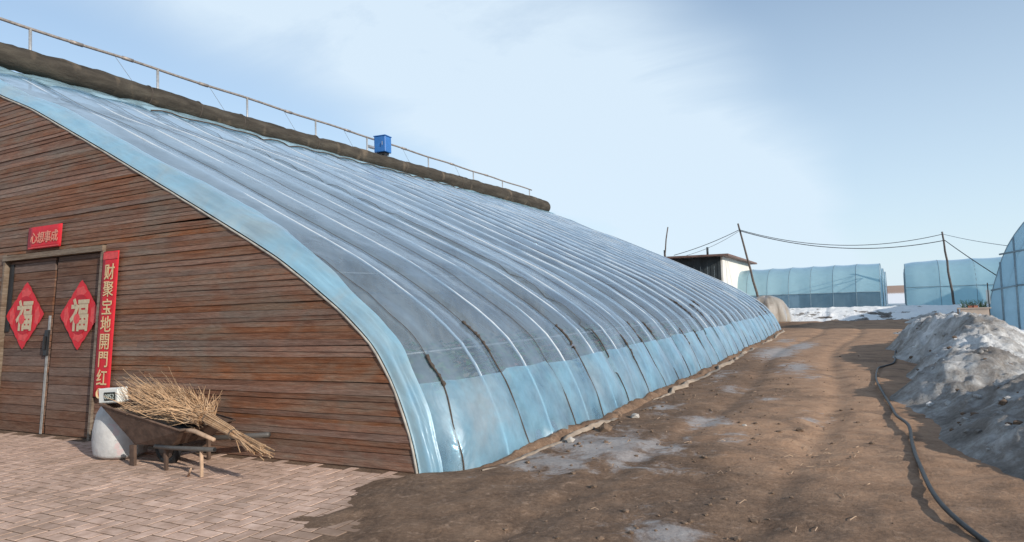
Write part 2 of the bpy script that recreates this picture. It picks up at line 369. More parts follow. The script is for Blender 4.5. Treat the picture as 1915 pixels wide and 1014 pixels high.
# ================================================================== THE SETTING
def ground_z(x, y):
    x = np.asarray(x, float); y = np.asarray(y, float)
    z = .03*sstep(8, 16, y) + .14*sstep(18, 29, y) + .10*np.exp(-((y-30.3)/1.6)**2)*sstep(-3, 1, x)
    z = z + .50*sstep(31, 34.2, y)
    r = np.hypot(x, y)
    return z + 8.0*sstep(200, 700, r)
def ruts(x, y):
    """relief of the earth yard, zero where the paving lies"""
    m = sstep(.2, 1.0, np.asarray(x) + np.clip(y, -3, 0)*.15)
    z = .035*(fbm(x*.9, y*.9, 3, 3)-.5) + .045*(ridged(x*1.9, y*1.9, 9, 4)-.5)*sstep(9, 1, y)
    for c, d in ((1.55, .035), (2.9, .035)):
        z = z - d*np.exp(-((x-c-.25*np.sin(y*.33)-.02*y)/.17)**2)
    z = z + .02*(fbm(x*6, y*6, 21, 3)-.5)*sstep(12, 2, y)
    return z*m
xs = np.concatenate([-np.geomspace(900, 15, 26), np.linspace(-14.5, -.6, 36), np.arange(-.5, 6.6, .05), np.linspace(6.7, 16, 40), np.geomspace(17, 900, 26)])
ys = np.concatenate([-np.geomspace(700, 4.4, 22), np.arange(-4.2, 9, .05), np.arange(9, 20, .1), np.arange(20, 42, .22), np.geomspace(42.5, 900, 44)])
X, Y = np.meshgrid(xs, ys, indexing='ij')
Z = ground_z(X, Y) + ruts(X, Y)
# the soil under the paving lies a little lower than the brick tops
E_ = X + .35*(Y+1.5) + .9*(fbm(X*2.1, Y*2.1, 301, 4)-.5)
Z = Z - .0085*sstep(.40, .22, E_)*sstep(.45, .2, Y) + .012*sstep(.25, .6, E_)*sstep(1.3, .7, E_)*sstep(.2, -.1, Y)
gr = grid_mesh(np.stack([X, Y, Z], -1), 'ground', M_ground)
tag(gr, kind='structure')
def attr(o, name, arr):
    a = o.data.attributes.new(name, 'FLOAT', 'POINT'); a.data.foreach_set('value', np.asarray(arr, np.float32).reshape(-1))
rough = .15 + .75*sstep(3.2, 1.2, X)*sstep(22, 8, Y) + .55*sstep(3.5, -.5, Y)
rough = np.clip(rough + .8*np.exp(-(((X-.6)/1.1)**2+((Y-28)/3)**2)), 0, 1)
ice = np.zeros_like(X)
for (cx_, cy_, rx_, ry_, s_) in ((1.2, 1.55, .75, .75, .95), (1.0, .8, .5, .5, .9), (1.7, .9, .5, .3, .6), (1.85, 3.4, .32, .5, .85), (1.62, 6.5, .25, .55, .75), (1.6, 14.3, .50, 1.9, 1.1), (2.05, 16.6, .4, 1.9, 1.0), (1.15, 4.3, .25, .9, .6), (1.2, 8.5, .25, 1.4, .6), (3.0, 4.0, .25, .5, .5),
                                 (2.35, 10.2, .35, 1.3, .85), (2.7, 8.4, .3, .7, .6), (2.3, 2.5, .22, .35, .6), (2.4, -.7, .35, .3, .75), (1.4, 19, .3, 1.5, .7), (2.3, 5.4, .3, .6, .5)):
    ice = np.maximum(ice, s_*np.exp(-((((X-cx_)/(rx_*1.25))**2+((Y-cy_)/(ry_*1.2))**2))**.8))
snow = sstep(31.2, 32.6, Y + .35*np.sin(X*1.3))*sstep(420, 200, Y)*.98
snow = np.maximum(snow, .9*sstep(5.4, 6.3, X)*sstep(-2, 6, Y)*sstep(60, 30, Y))
snow = np.maximum(snow, .7*sstep(-13, -18, X))
for n_, a_ in (('rough', rough), ('ice', ice), ('snow', snow), ('field', sstep(160, 260, np.hypot(X, Y)))): attr(gr, n_, a_)

# ---- brick paving in front of the end wall (herringbone)
pav = tag(empty('paving'), kind='structure')
gap = .012; bw = .101; bl = 2*bw+gap
cells = []
def edge_x(y): return .62 + .25*(y+1.5)
u = bw + gap
for i in range(-140, 60):
    for j in range(-60, 12):
        k = (i - j) % 4
        # classic 90 degree herringbone, two cells per brick
        if k == 0: cx_, cy_, rot = (i+1)*u, (j+.5)*u, 0
        elif k == 3: cx_, cy_, rot = (i+.5)*u, (j+1)*u, 1
        else: continue
        cells.append((cx_, cy_, rot))
pav_pts = []
for (px_, py_, rot) in cells:
    if py_ > -.10 or py_ < -4.6 or px_ < -11.5: continue
    e_ = edge_x(py_) + random.uniform(-.3, .12)
    if px_ > e_: continue
    d_ = Vector((px_, py_, 0)) - cam.location
    zf = d_.dot(fwd); sx_ = d_.dot(R_)/zf if zf > .1 else 9; sy_ = d_.dot(U_)/zf if zf > .1 else -9
    vis = zf > .1 and abs(sx_) < .80 and sy_ > -.44
    pav_pts.append((0 if vis else 1, d_.length, px_, py_, rot))
pav_pts.sort()
def paver_shape():
    b = MB(); h = .05; x, y, c = bl/2, bw/2, .003
    lo = [(-x, -y, -h), (x, -y, -h), (x, y, -h), (-x, y, -h)]; md = [(p[0], p[1], -c) for p in lo]
    tp = [(-x+c, -y+c, 0), (x-c, -y+c, 0), (x-c, y-c, 0), (-x+c, y-c, 0)]
    fs = [(8, 9, 10, 11)] + [(k, (k+1) % 4, 4+(k+1) % 4, 4+k) for k in range(4)] + [(4+k, 4+(k+1) % 4, 8+(k+1) % 4, 8+k) for k in range(4)]
    return b, lo+md+tp, fs
_, pv, pf = paver_shape()
pme = bpy.data.meshes.new('paver'); pme.from_pydata(pv, [], pf); pme.materials.append(M_paver)
rest = MB()
for k, (v_, d_, px_, py_, rot) in enumerate(pav_pts):
    zz = -.006 + random.uniform(-.0015, .0015); rz = rot*math.pi/2 + random.uniform(-.02, .02)
    if k < 300:
        o = bpy.data.objects.new('paver', pme); S.collection.objects.link(o); o.parent = pav
        o.location = (px_, py_, zz); o.rotation_euler = (random.uniform(-.003, .003), random.uniform(-.003, .003), rz)
    else:
        m_ = Matrix.Rotation(rz, 3, 'Z'); rest.add([m_ @ Vector(p) + Vector((px_, py_, zz)) for p in pv], pf)
rest.build('paver_field', M_paver, pav)['kind'] = 'stuff'

# ================================================================== MAIN GREENHOUSE
KL = .075                                   # the end wall leans back
PROF = [(0.0, -.12), (-.031, .068), (-.158, .439), (-.32, .774), (-.552, 1.121), (-.964, 1.463), (-1.479, 1.807), (-1.873, 2.054), (-2.462, 2.359),
        (-3.495, 2.878), (-4.984, 3.616), (-6.937, 4.561), (-7.868, 4.929), (-9.0, 5.50), (-10.1, 5.96), (-10.9, 6.2)]
PX = np.array([p[0] for p in PROF]); PZ = np.array([p[1] for p in PROF])
_seg = np.concatenate([[0], np.cumsum(np.hypot(np.diff(PX), np.diff(PZ)))]); SMAX = _seg[-1]
def _smooth_profile():
    s = np.linspace(0, SMAX, 400); x = np.interp(s, _seg, PX); z = np.interp(s, _seg, PZ)
    k = np.exp(-np.linspace(-2, 2, 25)**2); k /= k.sum()
    def sm(v): return np.convolve(np.concatenate([2*v[0]-v[12:0:-1], v, 2*v[-1]-v[-2:-14:-1]]), k, 'valid')
    return s, sm(x), sm(z)
SS, SX, SZ = _smooth_profile()
def prof(s): return np.interp(s, SS, SX), np.interp(s, SS, SZ)
def prof_x_at_z(z): return float(np.interp(z, SZ, SX))
def prof_z_at_x(x): return float(np.interp(-x, -SX, SZ))
GL = 25.0
RIB0, STEP = .83, .95
def film_dx(Yv):
    Yv = np.asarray(Yv, float)
    return .52*(1-np.exp(-np.clip(Yv, 0, None)/.22)) + .16*sstep(.6, 4, Yv) + .06*sstep(4, 12, Yv) - .55*sstep(GL-.25, GL, Yv)
bay_amp = RNG.uniform(.4, 1.6, 60); 
def film_point(s, Yv, off=0., sag=1.):
    s = np.asarray(s, float); Yv = np.asarray(Yv, float)
    x, z = prof(s); x1, z1 = prof(s+.04); x0, z0 = prof(s-.04)
    tx, tz = x1-x0, z1-z0; l = np.hypot(tx, tz)+1e-9; nx, nz = tz/l, -tx/l
    ph = (Yv-RIB0)/STEP
    bay = np.floor(ph+.5).astype(int)
    prs = 1-np.abs(np.cos(np.pi*ph))**.8            # 0 on the rib, 1 under the rope
    amp = .055*bay_amp[np.clip(bay+2, 0, 59)]*sstep(.0, .8, s)*(.35+.65*sstep(.3, .6, Yv))
    d = off - sag*amp*prs
    d = d + sag*(.022*(fbm(Yv*2.1, s*.8, 5, 4)-.5) + .020*(fbm(Yv*5+s*.7, s*2.4, 15, 3)-.5) + .007*(ridged(Yv*3.3-s*.9, s*.9+Yv*.4, 17, 3)-.6))*sstep(0, .3, Yv+.05)
    X_ = x + film_dx(Yv)*(1-.12*sstep(1, 6, z)) + nx*d; Z_ = z + nz*d + ground_z(0, np.minimum(Yv, 24))*sstep(1.5, 0, z)
    Y_ = Yv + KL*z*np.clip(1-Yv/2.5, 0, 1)
    return np.stack([X_, Y_, Z_], -1)
GH = tag(empty('greenhouse', (-4, 0, 0)), 'long blue plastic film greenhouse with a brown boarded end wall and curved roof', 'greenhouse')
S_TOP = float(np.interp(-10.35, -SX[::1], SS)) if False else float(np.interp(10.35, -SX, SS))
def film_patch(name, m, s0, s1, y0, y1, ds, dy, off=0, sag=1., edit=None):
    s = np.arange(s0, s1+1e-6, (s1-s0)/max(2, round((s1-s0)/ds))); y = np.arange(y0, y1+1e-6, (y1-y0)/max(2, round((y1-y0)/dy)))
    s_, y_ = np.meshgrid(s, y, indexing='ij')
    if edit is not None: s_, y_, off = edit(s_, y_)
    return grid_mesh(film_point(s_, y_, off, sag), name, m, GH)
film_patch('roof_film', M_film, 0.05, S_TOP, .04, GL, .09, .05)
S_SK = float(np.interp(.80, SZ, SS))
def sk_edit(s, y):
    f = (s-s[0, 0])/(s[-1, 0]-s[0, 0])
    s2 = f*(S_SK + .05*(fbm(y*1.2, y*0, 31, 3)-.5) + .05*(hash3(np.floor((y-RIB0)/STEP+.5).astype(np.int64), 3, 1)-.5) - .02*np.abs(np.cos(np.pi*(y-RIB0)/STEP)))
    off = .016 + (.03*(fbm(y*3.1, s2*2.5, 44, 4)-.35) + .022*(ridged(y*2.2+s2*.8, s2*1.1, 47, 3)-.6))*np.sin(np.clip(f, 0, 1)*np.pi*.9)
    lift = np.exp(-((y-1.75)/.42)**2)*np.clip(1-f*2.6, 0, 1)          # the loose corner pulled up by a rope
    return s2 + .22*lift, y, off + .07*lift*np.sin(y*16)
film_patch('skirt_film', M_skirt, 0.02, S_SK, .04, GL-.05, .045, .045, edit=sk_edit)
def band_edit(s, y):
    f = (y-y[0, 0])/(y[0, -1]-y[0, 0])
    y2 = -.015 + f*(.38 + .12*(fbm(s*.8, s*0, 51, 3)-.5) + .26*(fbm(s*.45, s*0+3, 55, 2)-.5)*sstep(2.5, 4, s) - .27*sstep(4.5, 1.2, s))
    off = .02*np.sin(f*np.pi) + (.032*(fbm(f*5.5+s*.25, s*1.0, 61, 4)-.5) + .022*(ridged(f*4+s*.5, s*.9, 67, 3)-.6))*np.sin(np.clip(f, 0, 1)*np.pi) + .03*(ridged(f*3+s*.3, s*1.4, 64, 3)-.6)*sstep(1.6, .2, s)*np.sin(f*np.pi)
    return s, y2, off + .03
film_patch('edge_film', M_band, 0.0, S_TOP, -.015, .45, .05, .018, edit=band_edit)
S_V0 = float(np.interp(9.45, -SX, SS))
def vent_edit(s, y):
    f = (s-s[0, 0])/(s[-1, 0]-s[0, 0])
    lo = S_V0 - .35 + .42*sstep(5, 11, y) + .35*sstep(11, 14, y) + .05*(fbm(y*.6, y*0, 71, 2)-.5)
    s2 = lo + f*(S_TOP-lo)
    return s2, y, .03 + .06*(fbm(y*1.6, s2*3, 75, 4)-.4)
film_patch('vent_film', M_vent, S_V0, S_TOP, .25, GL-.4, .05, .07, edit=vent_edit)
# vent rope along the lower edge of the flap
yy = np.linspace(3.3, 16, 60)
lo = S_V0 - .35 + .42*sstep(5, 11, yy) + .35*sstep(11, 14, yy) + .05*(fbm(yy*.6, yy*0, 71, 2)-.5)
MB().tube(film_point(lo, yy, .045), .016, 6).build('vent_rope', M_rope, GH)
# arches under the film
i = 0
while RIB0 + STEP*i < GL-.2:
    yv = RIB0 + STEP*i; s = np.linspace(-.0, S_TOP, 46)
    MB().tube(film_point(s, np.full_like(s, yv), -.012, 0), .017, 6).build('arch_pipe', M_rib, GH, True)
    i += 1
MB().tube(film_point(np.linspace(0, S_TOP, 46), np.full(46, .06), -.02, 0), .022, 6).build('arch_pipe', M_rib, GH, True)
# press ropes: thin above, knotted lumps at the skirt top, thin below
i = 0
while RIB0 - STEP/2 + STEP*i < GL-.5:
    yv = RIB0 - STEP/2 + STEP*i + random.uniform(-.09, .09)
    s = np.concatenate([np.linspace(.02, S_SK*.7, 10), np.linspace(S_SK*.72, S_SK*1.9, 60), np.linspace(S_SK*2, S_TOP-1.0, 40)])
    k0 = S_SK*random.uniform(.45, 1.5); k1 = k0 + random.choice([0, 0, random.uniform(.15, .4), random.uniform(.3, .8), random.uniform(.3, .6)])
    r = np.where((s > k0) & (s < k1), .010+.013*RNG.random(len(s))**1.5, np.where(s <= k0, .0085, .0036))
    lean = random.uniform(-.10, .10)
    yq = yv + lean*np.clip(1-s/S_SK, 0, 1) + .010*np.sin(s*9+i) + np.where((s > k0) & (s < k1), .004*np.sin(s*31+i)+.010*(vnoise(s*9, s*0+i, 505)-.5), 0)
    MB().tube(film_point(s, yq, .016+r*.5), r, 6).build('press_rope', M_rope, GH, True)
    i += 1
# purlin pipes inside, along the house
for sx in (1.7, 3.6, 5.8, 8.0, 10.0):
    y = np.linspace(.3, GL-.2, 12); MB().tube(film_point(np.full_like(y, sx), y, -.42, 0), .014, 6).build('purlin', M_rustpipe, GH, True)

# ---- end wall: uneven boards, leaning back
EW = tag(empty('end_wall'), None); EW.parent = GH; EW.location = (4, 0, 0)
def wall_pt(x, z, out=0.): return Vector((x, KL*z - out, z))
DX0, DX1, DZ = -7.20, -4.95, 2.35
z = -.06
row = 0
while z < 5.75:
    h = random.uniform(.046, .078); z1 = z+h
    spans = []
    xr = prof_x_at_z(max(z1-.01, -.1)) + .0
    xl = -10.6
    x = xr
    cuts = [xr]
    while x > xl:
        x -= random.choice([3.4, 4.6, 5.8])*random.uniform(.85, 1.15); cuts.append(max(x, xl))
    for a_, b_ in zip(cuts[1:], cuts[:-1]):
        if b_-a_ < .05: continue
        if z1 > .0 and z < DZ+.05:
            if a_ < DX1+.05 and b_ > DX0-.05:
                if b_ > DX1+.05: spans.append((DX1+.05, b_))
                if a_ < DX0-.05: spans.append((a_, DX0-.05))
                continue
        spans.append((a_, b_))
    for (a_, b_) in spans:
        n = max(2, min(9, int((b_-a_)/.45)+1)); b = MB(); vs = []; o_ = random.uniform(.0, .009); ang = random.gauss(0, .0035); th = .03
        th_b = .0
        for k in range(n+1):
            f = k/n; xx = a_+(b_-a_)*f
            zb = z - .006 + random.uniform(-.004, .004) + ang*(f-.5)*(b_-a_); zt = z1 - .001 + random.uniform(-.006, .005) + ang*(f-.5)*(b_-a_)
            tilt = .0075
            # right end follows the arch
            xb = prof_x_at_z(max(zb, -.1))-.004 if k == n and abs(b_-xr) < 1e-6 else xx
            xt = prof_x_at_z(max(zt, -.1))-.004 if k == n and abs(b_-xr) < 1e-6 else xx
            oo = o_ + random.uniform(-.003, .003)
            vs += [wall_pt(xb, zb, oo+tilt), wall_pt(xt, zt, oo), wall_pt(xt, zt, oo-th), wall_pt(xb, zb, oo-th)]
        fs = [(4*k+q, 4*k+(q+1) % 4, 4*k+4+(q+1) % 4, 4*k+4+q) for k in range(n) for q in range(4)] + [(0, 3, 2, 1), (4*n, 4*n+1, 4*n+2, 4*n+3)]
        b.add(vs, fs).build('plank', M_plank, EW)
    z = z1
# near-black sheet behind the boards, its colour standing in for darkness in the gaps
b = MB(); pts = [(x_, z_) for x_, z_ in zip(SX[::12], SZ[::12]) if x_ > -10.7] + [(-10.6, -.1)]
vf = [wall_pt(x_-.03, z_, -.055) for x_, z_ in pts]; vb = [wall_pt(x_-.03, z_, -.16) for x_, z_ in pts]; n = len(pts)
b.add(vf+vb, [tuple(range(n)), tuple(range(2*n-1, n-1, -1))] + [(k, (k+1) % n, n+(k+1) % n, n+k) for k in range(n)])
b.build('gap_dark_sheet', M_dark, EW)
# edge batten of pale film lath along the arch
s = np.linspace(.05, S_TOP, 90); xx, zz = prof(s)
MB().tube([wall_pt(x_+.004, z_, .012+.004*math.sin(k*1.7)) for k, (x_, z_) in enumerate(zip(xx, zz))], .0125, 6).build('edge_lath', simple('pale_lath', (.36, .33, .29), .8, 0, .3, 9), EW, True)
# far end and back wall, roof of the north side
b = MB(); vf = [(x_-.03, GL-.12, z_) for x_, z_ in pts]; vb = [(x_-.03, GL, z_) for x_, z_ in pts]
b.add(vf+vb, [tuple(range(n)), tuple(range(2*n-1, n-1, -1))] + [(k, (k+1) % n, n+(k+1) % n, n+k) for k in range(n)]); b.build('far_end_wall', M_mudwall, GH)
b = MB(); sec = [(-10.0, -.1), (-10.0, 5.62), (-10.62, 6.02), (-12.6, 4.4), (-12.6, -.1)]
vf = [(x_, .3, z_) for x_, z_ in sec]; vb = [(x_, GL-.15, z_) for x_, z_ in sec]
b.add(vf+vb, [(0, 1, 2, 3, 4), (9, 8, 7, 6, 5)] + [(k, (k+1) % 5, 5+(k+1) % 5, 5+k) for k in range(5)]); b.build('back_wall', M_mudwall, GH)
# planted beds inside
X2, Y2 = np.meshgrid(np.linspace(-9.9, .35, 60), np.linspace(.4, GL-.3, 120), indexing='ij')
grid_mesh(np.stack([X2, Y2, .02+.06*np.sin(X2*5.2)+.05*fbm(X2*3, Y2*3, 81, 3)], -1), 'bed_soil', M_soilin, GH)
b = MB()
for k in range(4200):
    r_ = random.choice([-.9, -2.1, -3.3, -4.5, -5.7, -6.9]) + random.gauss(0, .18); y_ = random.uniform(.9, GL-1); h_ = random.uniform(.05, .55)
    a_ = random.uniform(0, 6.28); d_ = Vector((math.cos(a_), math.sin(a_), .4))*random.uniform(.06, .2); e_ = Vector((-d_.y, d_.x, random.uniform(-.02, .04)))*.5
    p_ = Vector((r_, y_, h_+.06)); b.add([p_, p_+d_*.5+e_, p_+d_, p_+d_*.5-e_], [(0, 1, 2, 3)])
b.build('seedlings', M_seed, GH)['kind'] = 'stuff'

# ---- the double door
DR = empty('door_frame'); DR.parent = GH; DR.location = (4, 0, 0)
b = MB(); 
def wbox(b, x0, x1, z0, z1, o0, o1):
    vs = [wall_pt(x, z_, o) for o in (o0, o1) for x, z_ in ((x0, z0), (x1, z0), (x1, z1), (x0, z1))]
    b.add(vs, [(0, 1, 2, 3), (7, 6, 5, 4), (0, 4, 5, 1), (1, 5, 6, 2), (2, 6, 7, 3), (3, 7, 4, 0)]); return b
wbox(MB(), DX0-.05, DX1+.05, DZ, DZ+.075, -.06, .055).build('lintel', M_beam, DR)
wbox(MB(), DX1, DX1+.045, -.05, DZ-.002, -.06, .04).build('jamb', M_beam, DR)
wbox(MB(), DX0-.045, DX0, -.05, DZ-.002, -.06, .04).build('jamb', M_beam, DR)
XM = -6.03
for (x0, x1) in ((DX0+.02, XM-.03), (XM+.03, DX1-.012)):
    lf = empty('door'); lf.parent = GH; lf.location = (4, 0, 0)
    z = .0; 
    while z < DZ-.03:
        h = min(random.uniform(.085, .135), DZ-.012-z)
        if h < .03: break
        o_ = random.uniform(-.036, -.026)
        wbox(MB(), x0, x1, z+.004, z+h-.002, o_-.03, o_).build('plank', M_door, lf)
        z += h
    if x1 < -5.5: wbox(MB(), x1-.028, x1+.012, .0, DZ*.66, -.024, -.012).build('edge_strip', M_strip, lf)
wbox(MB(), DX0, DX1, -.02, DZ, -.12, -.085).build('door_dark_sheet', M_dark, GH)  # near-black sheet whose colour supplies the darkness behind the door leaves
b = MB(); wbox(b, XM-.085, XM-.005, 1.02, 1.36, -.018, .012); wbox(b, XM-.06, XM-.03, 1.1, 1.28, .012, .04)
b.build('lock_bar', M_black, GH, bevel=.004)
wbox(MB(), DX0+.03, DX0+.13, 1.35, DZ-.05, -.03, -.015).build('gap_shade_strip', M_black, GH)  # black strip painted in for the dark gap between leaf and jamb

# ---- paper couplets and diamonds (each a thing that hangs on the wall)
def text_mesh(ch, size, m, parent, name, org, ux, uz, nrm, bold=.012, sx=1.):
    cu = bpy.data.curves.new('lettering', 'FONT'); cu.body = ch; cu.size = size; cu.align_x = 'CENTER'; cu.align_y = 'CENTER'; cu.extrude = .0015; cu.offset = bold*size; cu.resolution_u = 2
    to = bpy.data.objects.new('lettering_source', cu); S.collection.objects.link(to)
    bpy.context.view_layer.update()
    me = bpy.data.meshes.new_from_object(to.evaluated_get(bpy.context.evaluated_depsgraph_get()))
    bpy.data.objects.remove(to)
    n = len(me.vertices)
    if not n: return None
    co = np.empty(n*3, np.float32); me.vertices.foreach_get('co', co); co = co.reshape(-1, 3)
    c = (co.max(0)+co.min(0))/2
    P = [Vector(org) + ux*float((p[0]-c[0])*sx) + uz*float(p[1]-c[1]) + nrm*float(p[2]) for p in co]
    me.vertices.foreach_set('co', np.array(P, np.float32).reshape(-1)); me.update(); me.materials.clear(); me.materials.append(m)
    return link(name, me, None, parent)
UX = Vector((1, 0, 0)); UZ = Vector((0, KL, 1)).normalized(); UN = Vector((0, -1, KL)).normalized()
def paper_sheet(name, mt, x0, x1, z0, z1, out, parent, nx=6, nz=14, seed=1, skew=0.):
    xs_ = np.linspace(x0, x1, nx); zs_ = np.linspace(z0, z1, nz); a, c = np.meshgrid(xs_, zs_, indexing='ij')
    a = a + skew*(c-(z0+z1)/2)
    o = out + .006*(fbm(a*4, c*4, seed, 3)-.5)
    P = np.stack([a, KL*c-o, c], -1); ob = grid_mesh(P, name, mt, parent, True)
    ob.modifiers.new('thick', 'SOLIDIFY').thickness = .0015
    return ob
def couplet(x0, x1, z0, z1, label, chars, emblem=True):
    t = tag(empty('paper_couplet', ((x0+x1)/2, KL*z0, z0)), label, 'couplet')
    paper_sheet('paper', M_red, x0, x1, z0, z1, .05, t)
    w = x1-x0; mid = (x0+x1)/2; n = len(chars); top = z1-.16; pit = .217
    wbox(MB(), x0+.012, x1-.012, z1-.10, z1-.015, .0555, .0575).build('top_border', M_redlight, t)
    for k, ch in enumerate(chars):
        zc_ = top - .10 - k*pit
        text_mesh(ch, .215, M_gold, t, 'lettering', wall_pt(mid, zc_, .058), UX, UZ, UN, .008)
    if emblem:
        zc_ = top-.10-n*pit+.02
        b = MB(); 
        b.tube([wall_pt(mid-.02+.055*math.cos(a), zc_+.055*math.sin(a), .0585) for a in np.linspace(0, 2*math.pi, 17)], .012, 5)
        b.build('round_emblem', M_gold, t)
    return t
couplet(-4.87, -4.55, .53, 2.33, 'tall red paper couplet with seven gold characters right of the door', '财聚宝地開門红')
couplet(-7.56, -7.245, .10, 1.86, 'red paper couplet left of the door, only its edge in view', '', False)
t = tag(empty('door_scroll', (-6.235, .2, 2.48)), 'small wide red paper sign with four characters above the door', 'paper sign')
paper_sheet('paper', M_red, -6.64, -5.83, 2.475, 2.785, .05, t, 8, 6, 5)
for k, ch in enumerate('心想事成'):
    text_mesh(ch, .17, simple('faded_print', (.60, .24, .17), .6, 0, .1, 30) if k == 0 else bpy.data.materials['faded_print'], t, 'lettering', wall_pt(-6.235+(k-1.5)*.165, 2.63, .058), UX, UZ, UN, .012)
wbox(MB(), -6.60, -5.87, 2.487, 2.503, .0555, .058).build('bottom_border', M_redlight, t)
def diamond(cx_, cz_, hw, hh, out, label, seed):
    t = tag(empty('fortune_diamond', (cx_, KL*cz_, cz_)), label, 'paper diamond')
    base = M_redlight if seed == 1 else M_red
    def poly(fx, o, mt, name, pts):
        vs = [wall_pt(cx_+x*hw*fx, cz_+z*hh*fx, o) for x, z in pts]; vs2 = [wall_pt(cx_+x*hw*fx, cz_+z*hh*fx, o-.0012) for x, z in pts]; n = len(pts)
        return MB().add(vs+vs2, [tuple(range(n)), tuple(range(2*n-1, n-1, -1))]+[(k, (k+1) % n, n+(k+1) % n, n+k) for k in range(n)]).build(name, mt, t)
    zig = []
    cor = [(0, 1), (-1, 0), (0, -1), (1, 0)]
    for q in range(4):
        a, c = cor[q], cor[(q+1) % 4]
        for k in range(10):
            f = k/10; j = .05*abs(math.sin(k*math.pi/2.5+q*.3)) ; n_ = ((a[0]+c[0])*.5, (a[1]+c[1])*.5)
            zig.append((a[0]+(c[0]-a[0])*f+n_[0]*j, a[1]+(c[1]-a[1])*f+n_[1]*j))
    poly(1, out, M_red, 'paper', zig)
    # light red ornament fields with scalloped edges
    for name, c0 in (('side_ornament', (-.68, -.03)), ('side_ornament', (.68, -.03)), ('foot_ornament', (0, -.62)), ('head_ornament', (0, .66))):
        pts_ = []
        for k in range(20):
            a = 2*math.pi*k/20; r = .20*(1+.16*math.sin(5*a+seed))
            sx_, sz_ = (.62, 1.3) if 'side' in name else (1.25, .75)
            pts_.append((c0[0]+r*sx_*math.cos(a), c0[1]+r*sz_*math.sin(a)))
        poly(1, out+.0025, M_redlight, name, pts_)
    pts_ = [(.60*math.cos(2*math.pi*k/40)*(1+.03*math.sin(9*2*math.pi*k/40)), .58*math.sin(2*math.pi*k/40)) for k in range(40)]
    poly(1, out+.004, M_reddark, 'disc', [(x*.82, z) for x, z in pts_])
    text_mesh('福', .44, M_cream, t, 'lettering', wall_pt(cx_, cz_+.0, out+.007), UX, UZ, UN, .028, .92)
    # round peach on the character
    poly(1, out+.0105, M_redlight, 'peach', [(-.10+.155*math.cos(2*math.pi*k/18), -.12+.15*math.sin(2*math.pi*k/18)) for k in range(18)])
diamond(-6.68, 1.57, .46, .46, -.012, 'red paper diamond with a cream character on the left door leaf', 1)
diamond(-5.39, 1.55, .43, .45, -.012, 'red paper diamond with a cream character on the right door leaf', 2)

# ---- quilt roll on the roof
ys_ = np.linspace(.2, GL-.05, 260); rr = .225 + .05*(fbm(ys_*1.1, ys_*0, 91, 3)-.5) + .03*(fbm(ys_*4, ys_*0, 95, 2)-.5) - .018*np.exp(-((((ys_+.4) % 1.3)-.65)/.07)**2)
rr = rr + .11*sstep(8, 25, ys_)
ends = np.sqrt(np.clip(1-np.clip((np.abs(ys_-(GL+.2)/2)-(GL-.25)/2+.22)/.22, 0, 1)**2, .03, 1)); rr = rr*ends
cx2 = -9.86 + .05*np.sin(ys_*.6) + .06*(fbm(ys_*.5, ys_*0, 97, 2)-.5)
rt_ = tag(empty('quilt_roll', (-9.86, .2, 6.0)), 'long dark brown rolled insulation quilt lying along the top of the greenhouse', 'quilt roll')
zc2 = 6.03 + rr.max()*.0 + .235 + .04*(fbm(ys_*.45, ys_*0, 99, 2)-.5) + .03*sstep(8, 25, ys_)
na = 28; ang = np.linspace(0, 2*math.pi, na+1)
P = np.zeros((len(ys_), na+1, 3))
for k, a in enumerate(ang):
    r2 = rr*(1+.05*(fbm(ys_*2.2, np.full_like(ys_, math.cos(a)*1.5+5)+math.sin(a), 103, 3)-.5))
    P[:, k, 0] = cx2 + r2*math.cos(a); P[:, k, 1] = ys_; P[:, k, 2] = zc2 + r2*math.sin(a)
grid_mesh(P, 'rolled_quilt', M_quilt, rt_, True, True)
for yb in (4.05, 5.3, 6.55, 9.1, 13.2, 16.8, 20.6):
    k = int(np.argmin(abs(ys_-yb)))
    MB().tube([(cx2[k]+(rr[k]+.004)*math.cos(a), yb+.02*math.sin(a), zc2[k]+(rr[k]+.004)*math.sin(a)) for a in np.linspace(0, 2*math.pi, 25)], .012, 5, False).build('strap', M_rope, rt_)

# ---- pipe railing along the ridge
RX, RZ = -10.6, 7.25
rl = tag(empty('pipe_railing', (RX, 0, 6.0)), 'thin steel pipe railing on short posts above the quilt roll', 'railing')
y = np.linspace(-.6, 25.0, 40)
MB().tube([(RX, q, RZ+.012*math.sin(q*1.9)) for q in y], .032, 8).build('rail', M_rustpipe, rl, True)
for q in (3.05, 4.15, 6.1, 8.9, 11.4, 14.4, 17.6, 20.4): MB().tube([(RX, q-.12, RZ+.012*math.sin(q*1.9)), (RX, q+.12, RZ+.012*math.sin(q*1.9))], .043, 8).build('coupling', M_rustpipe, rl, True)
for q in (2.17, 4.87, 7.44, 9.98, 12.35, 15.93, 19.28, 21.9, 24.75):
    MB().tube([(RX, q, 5.9), (RX, q, RZ-.005)], .03 if q < 6 else .026, 8).build('post', M_steel, rl, True)
for q in (3.85, 6.25, 8.7, 11.2, 14.3, 17.8): MB().tube([(RX, q, RZ), (RX+.1, q+.75, 6.3)], .005, 4).build('brace_wire', M_cable_pale, rl)
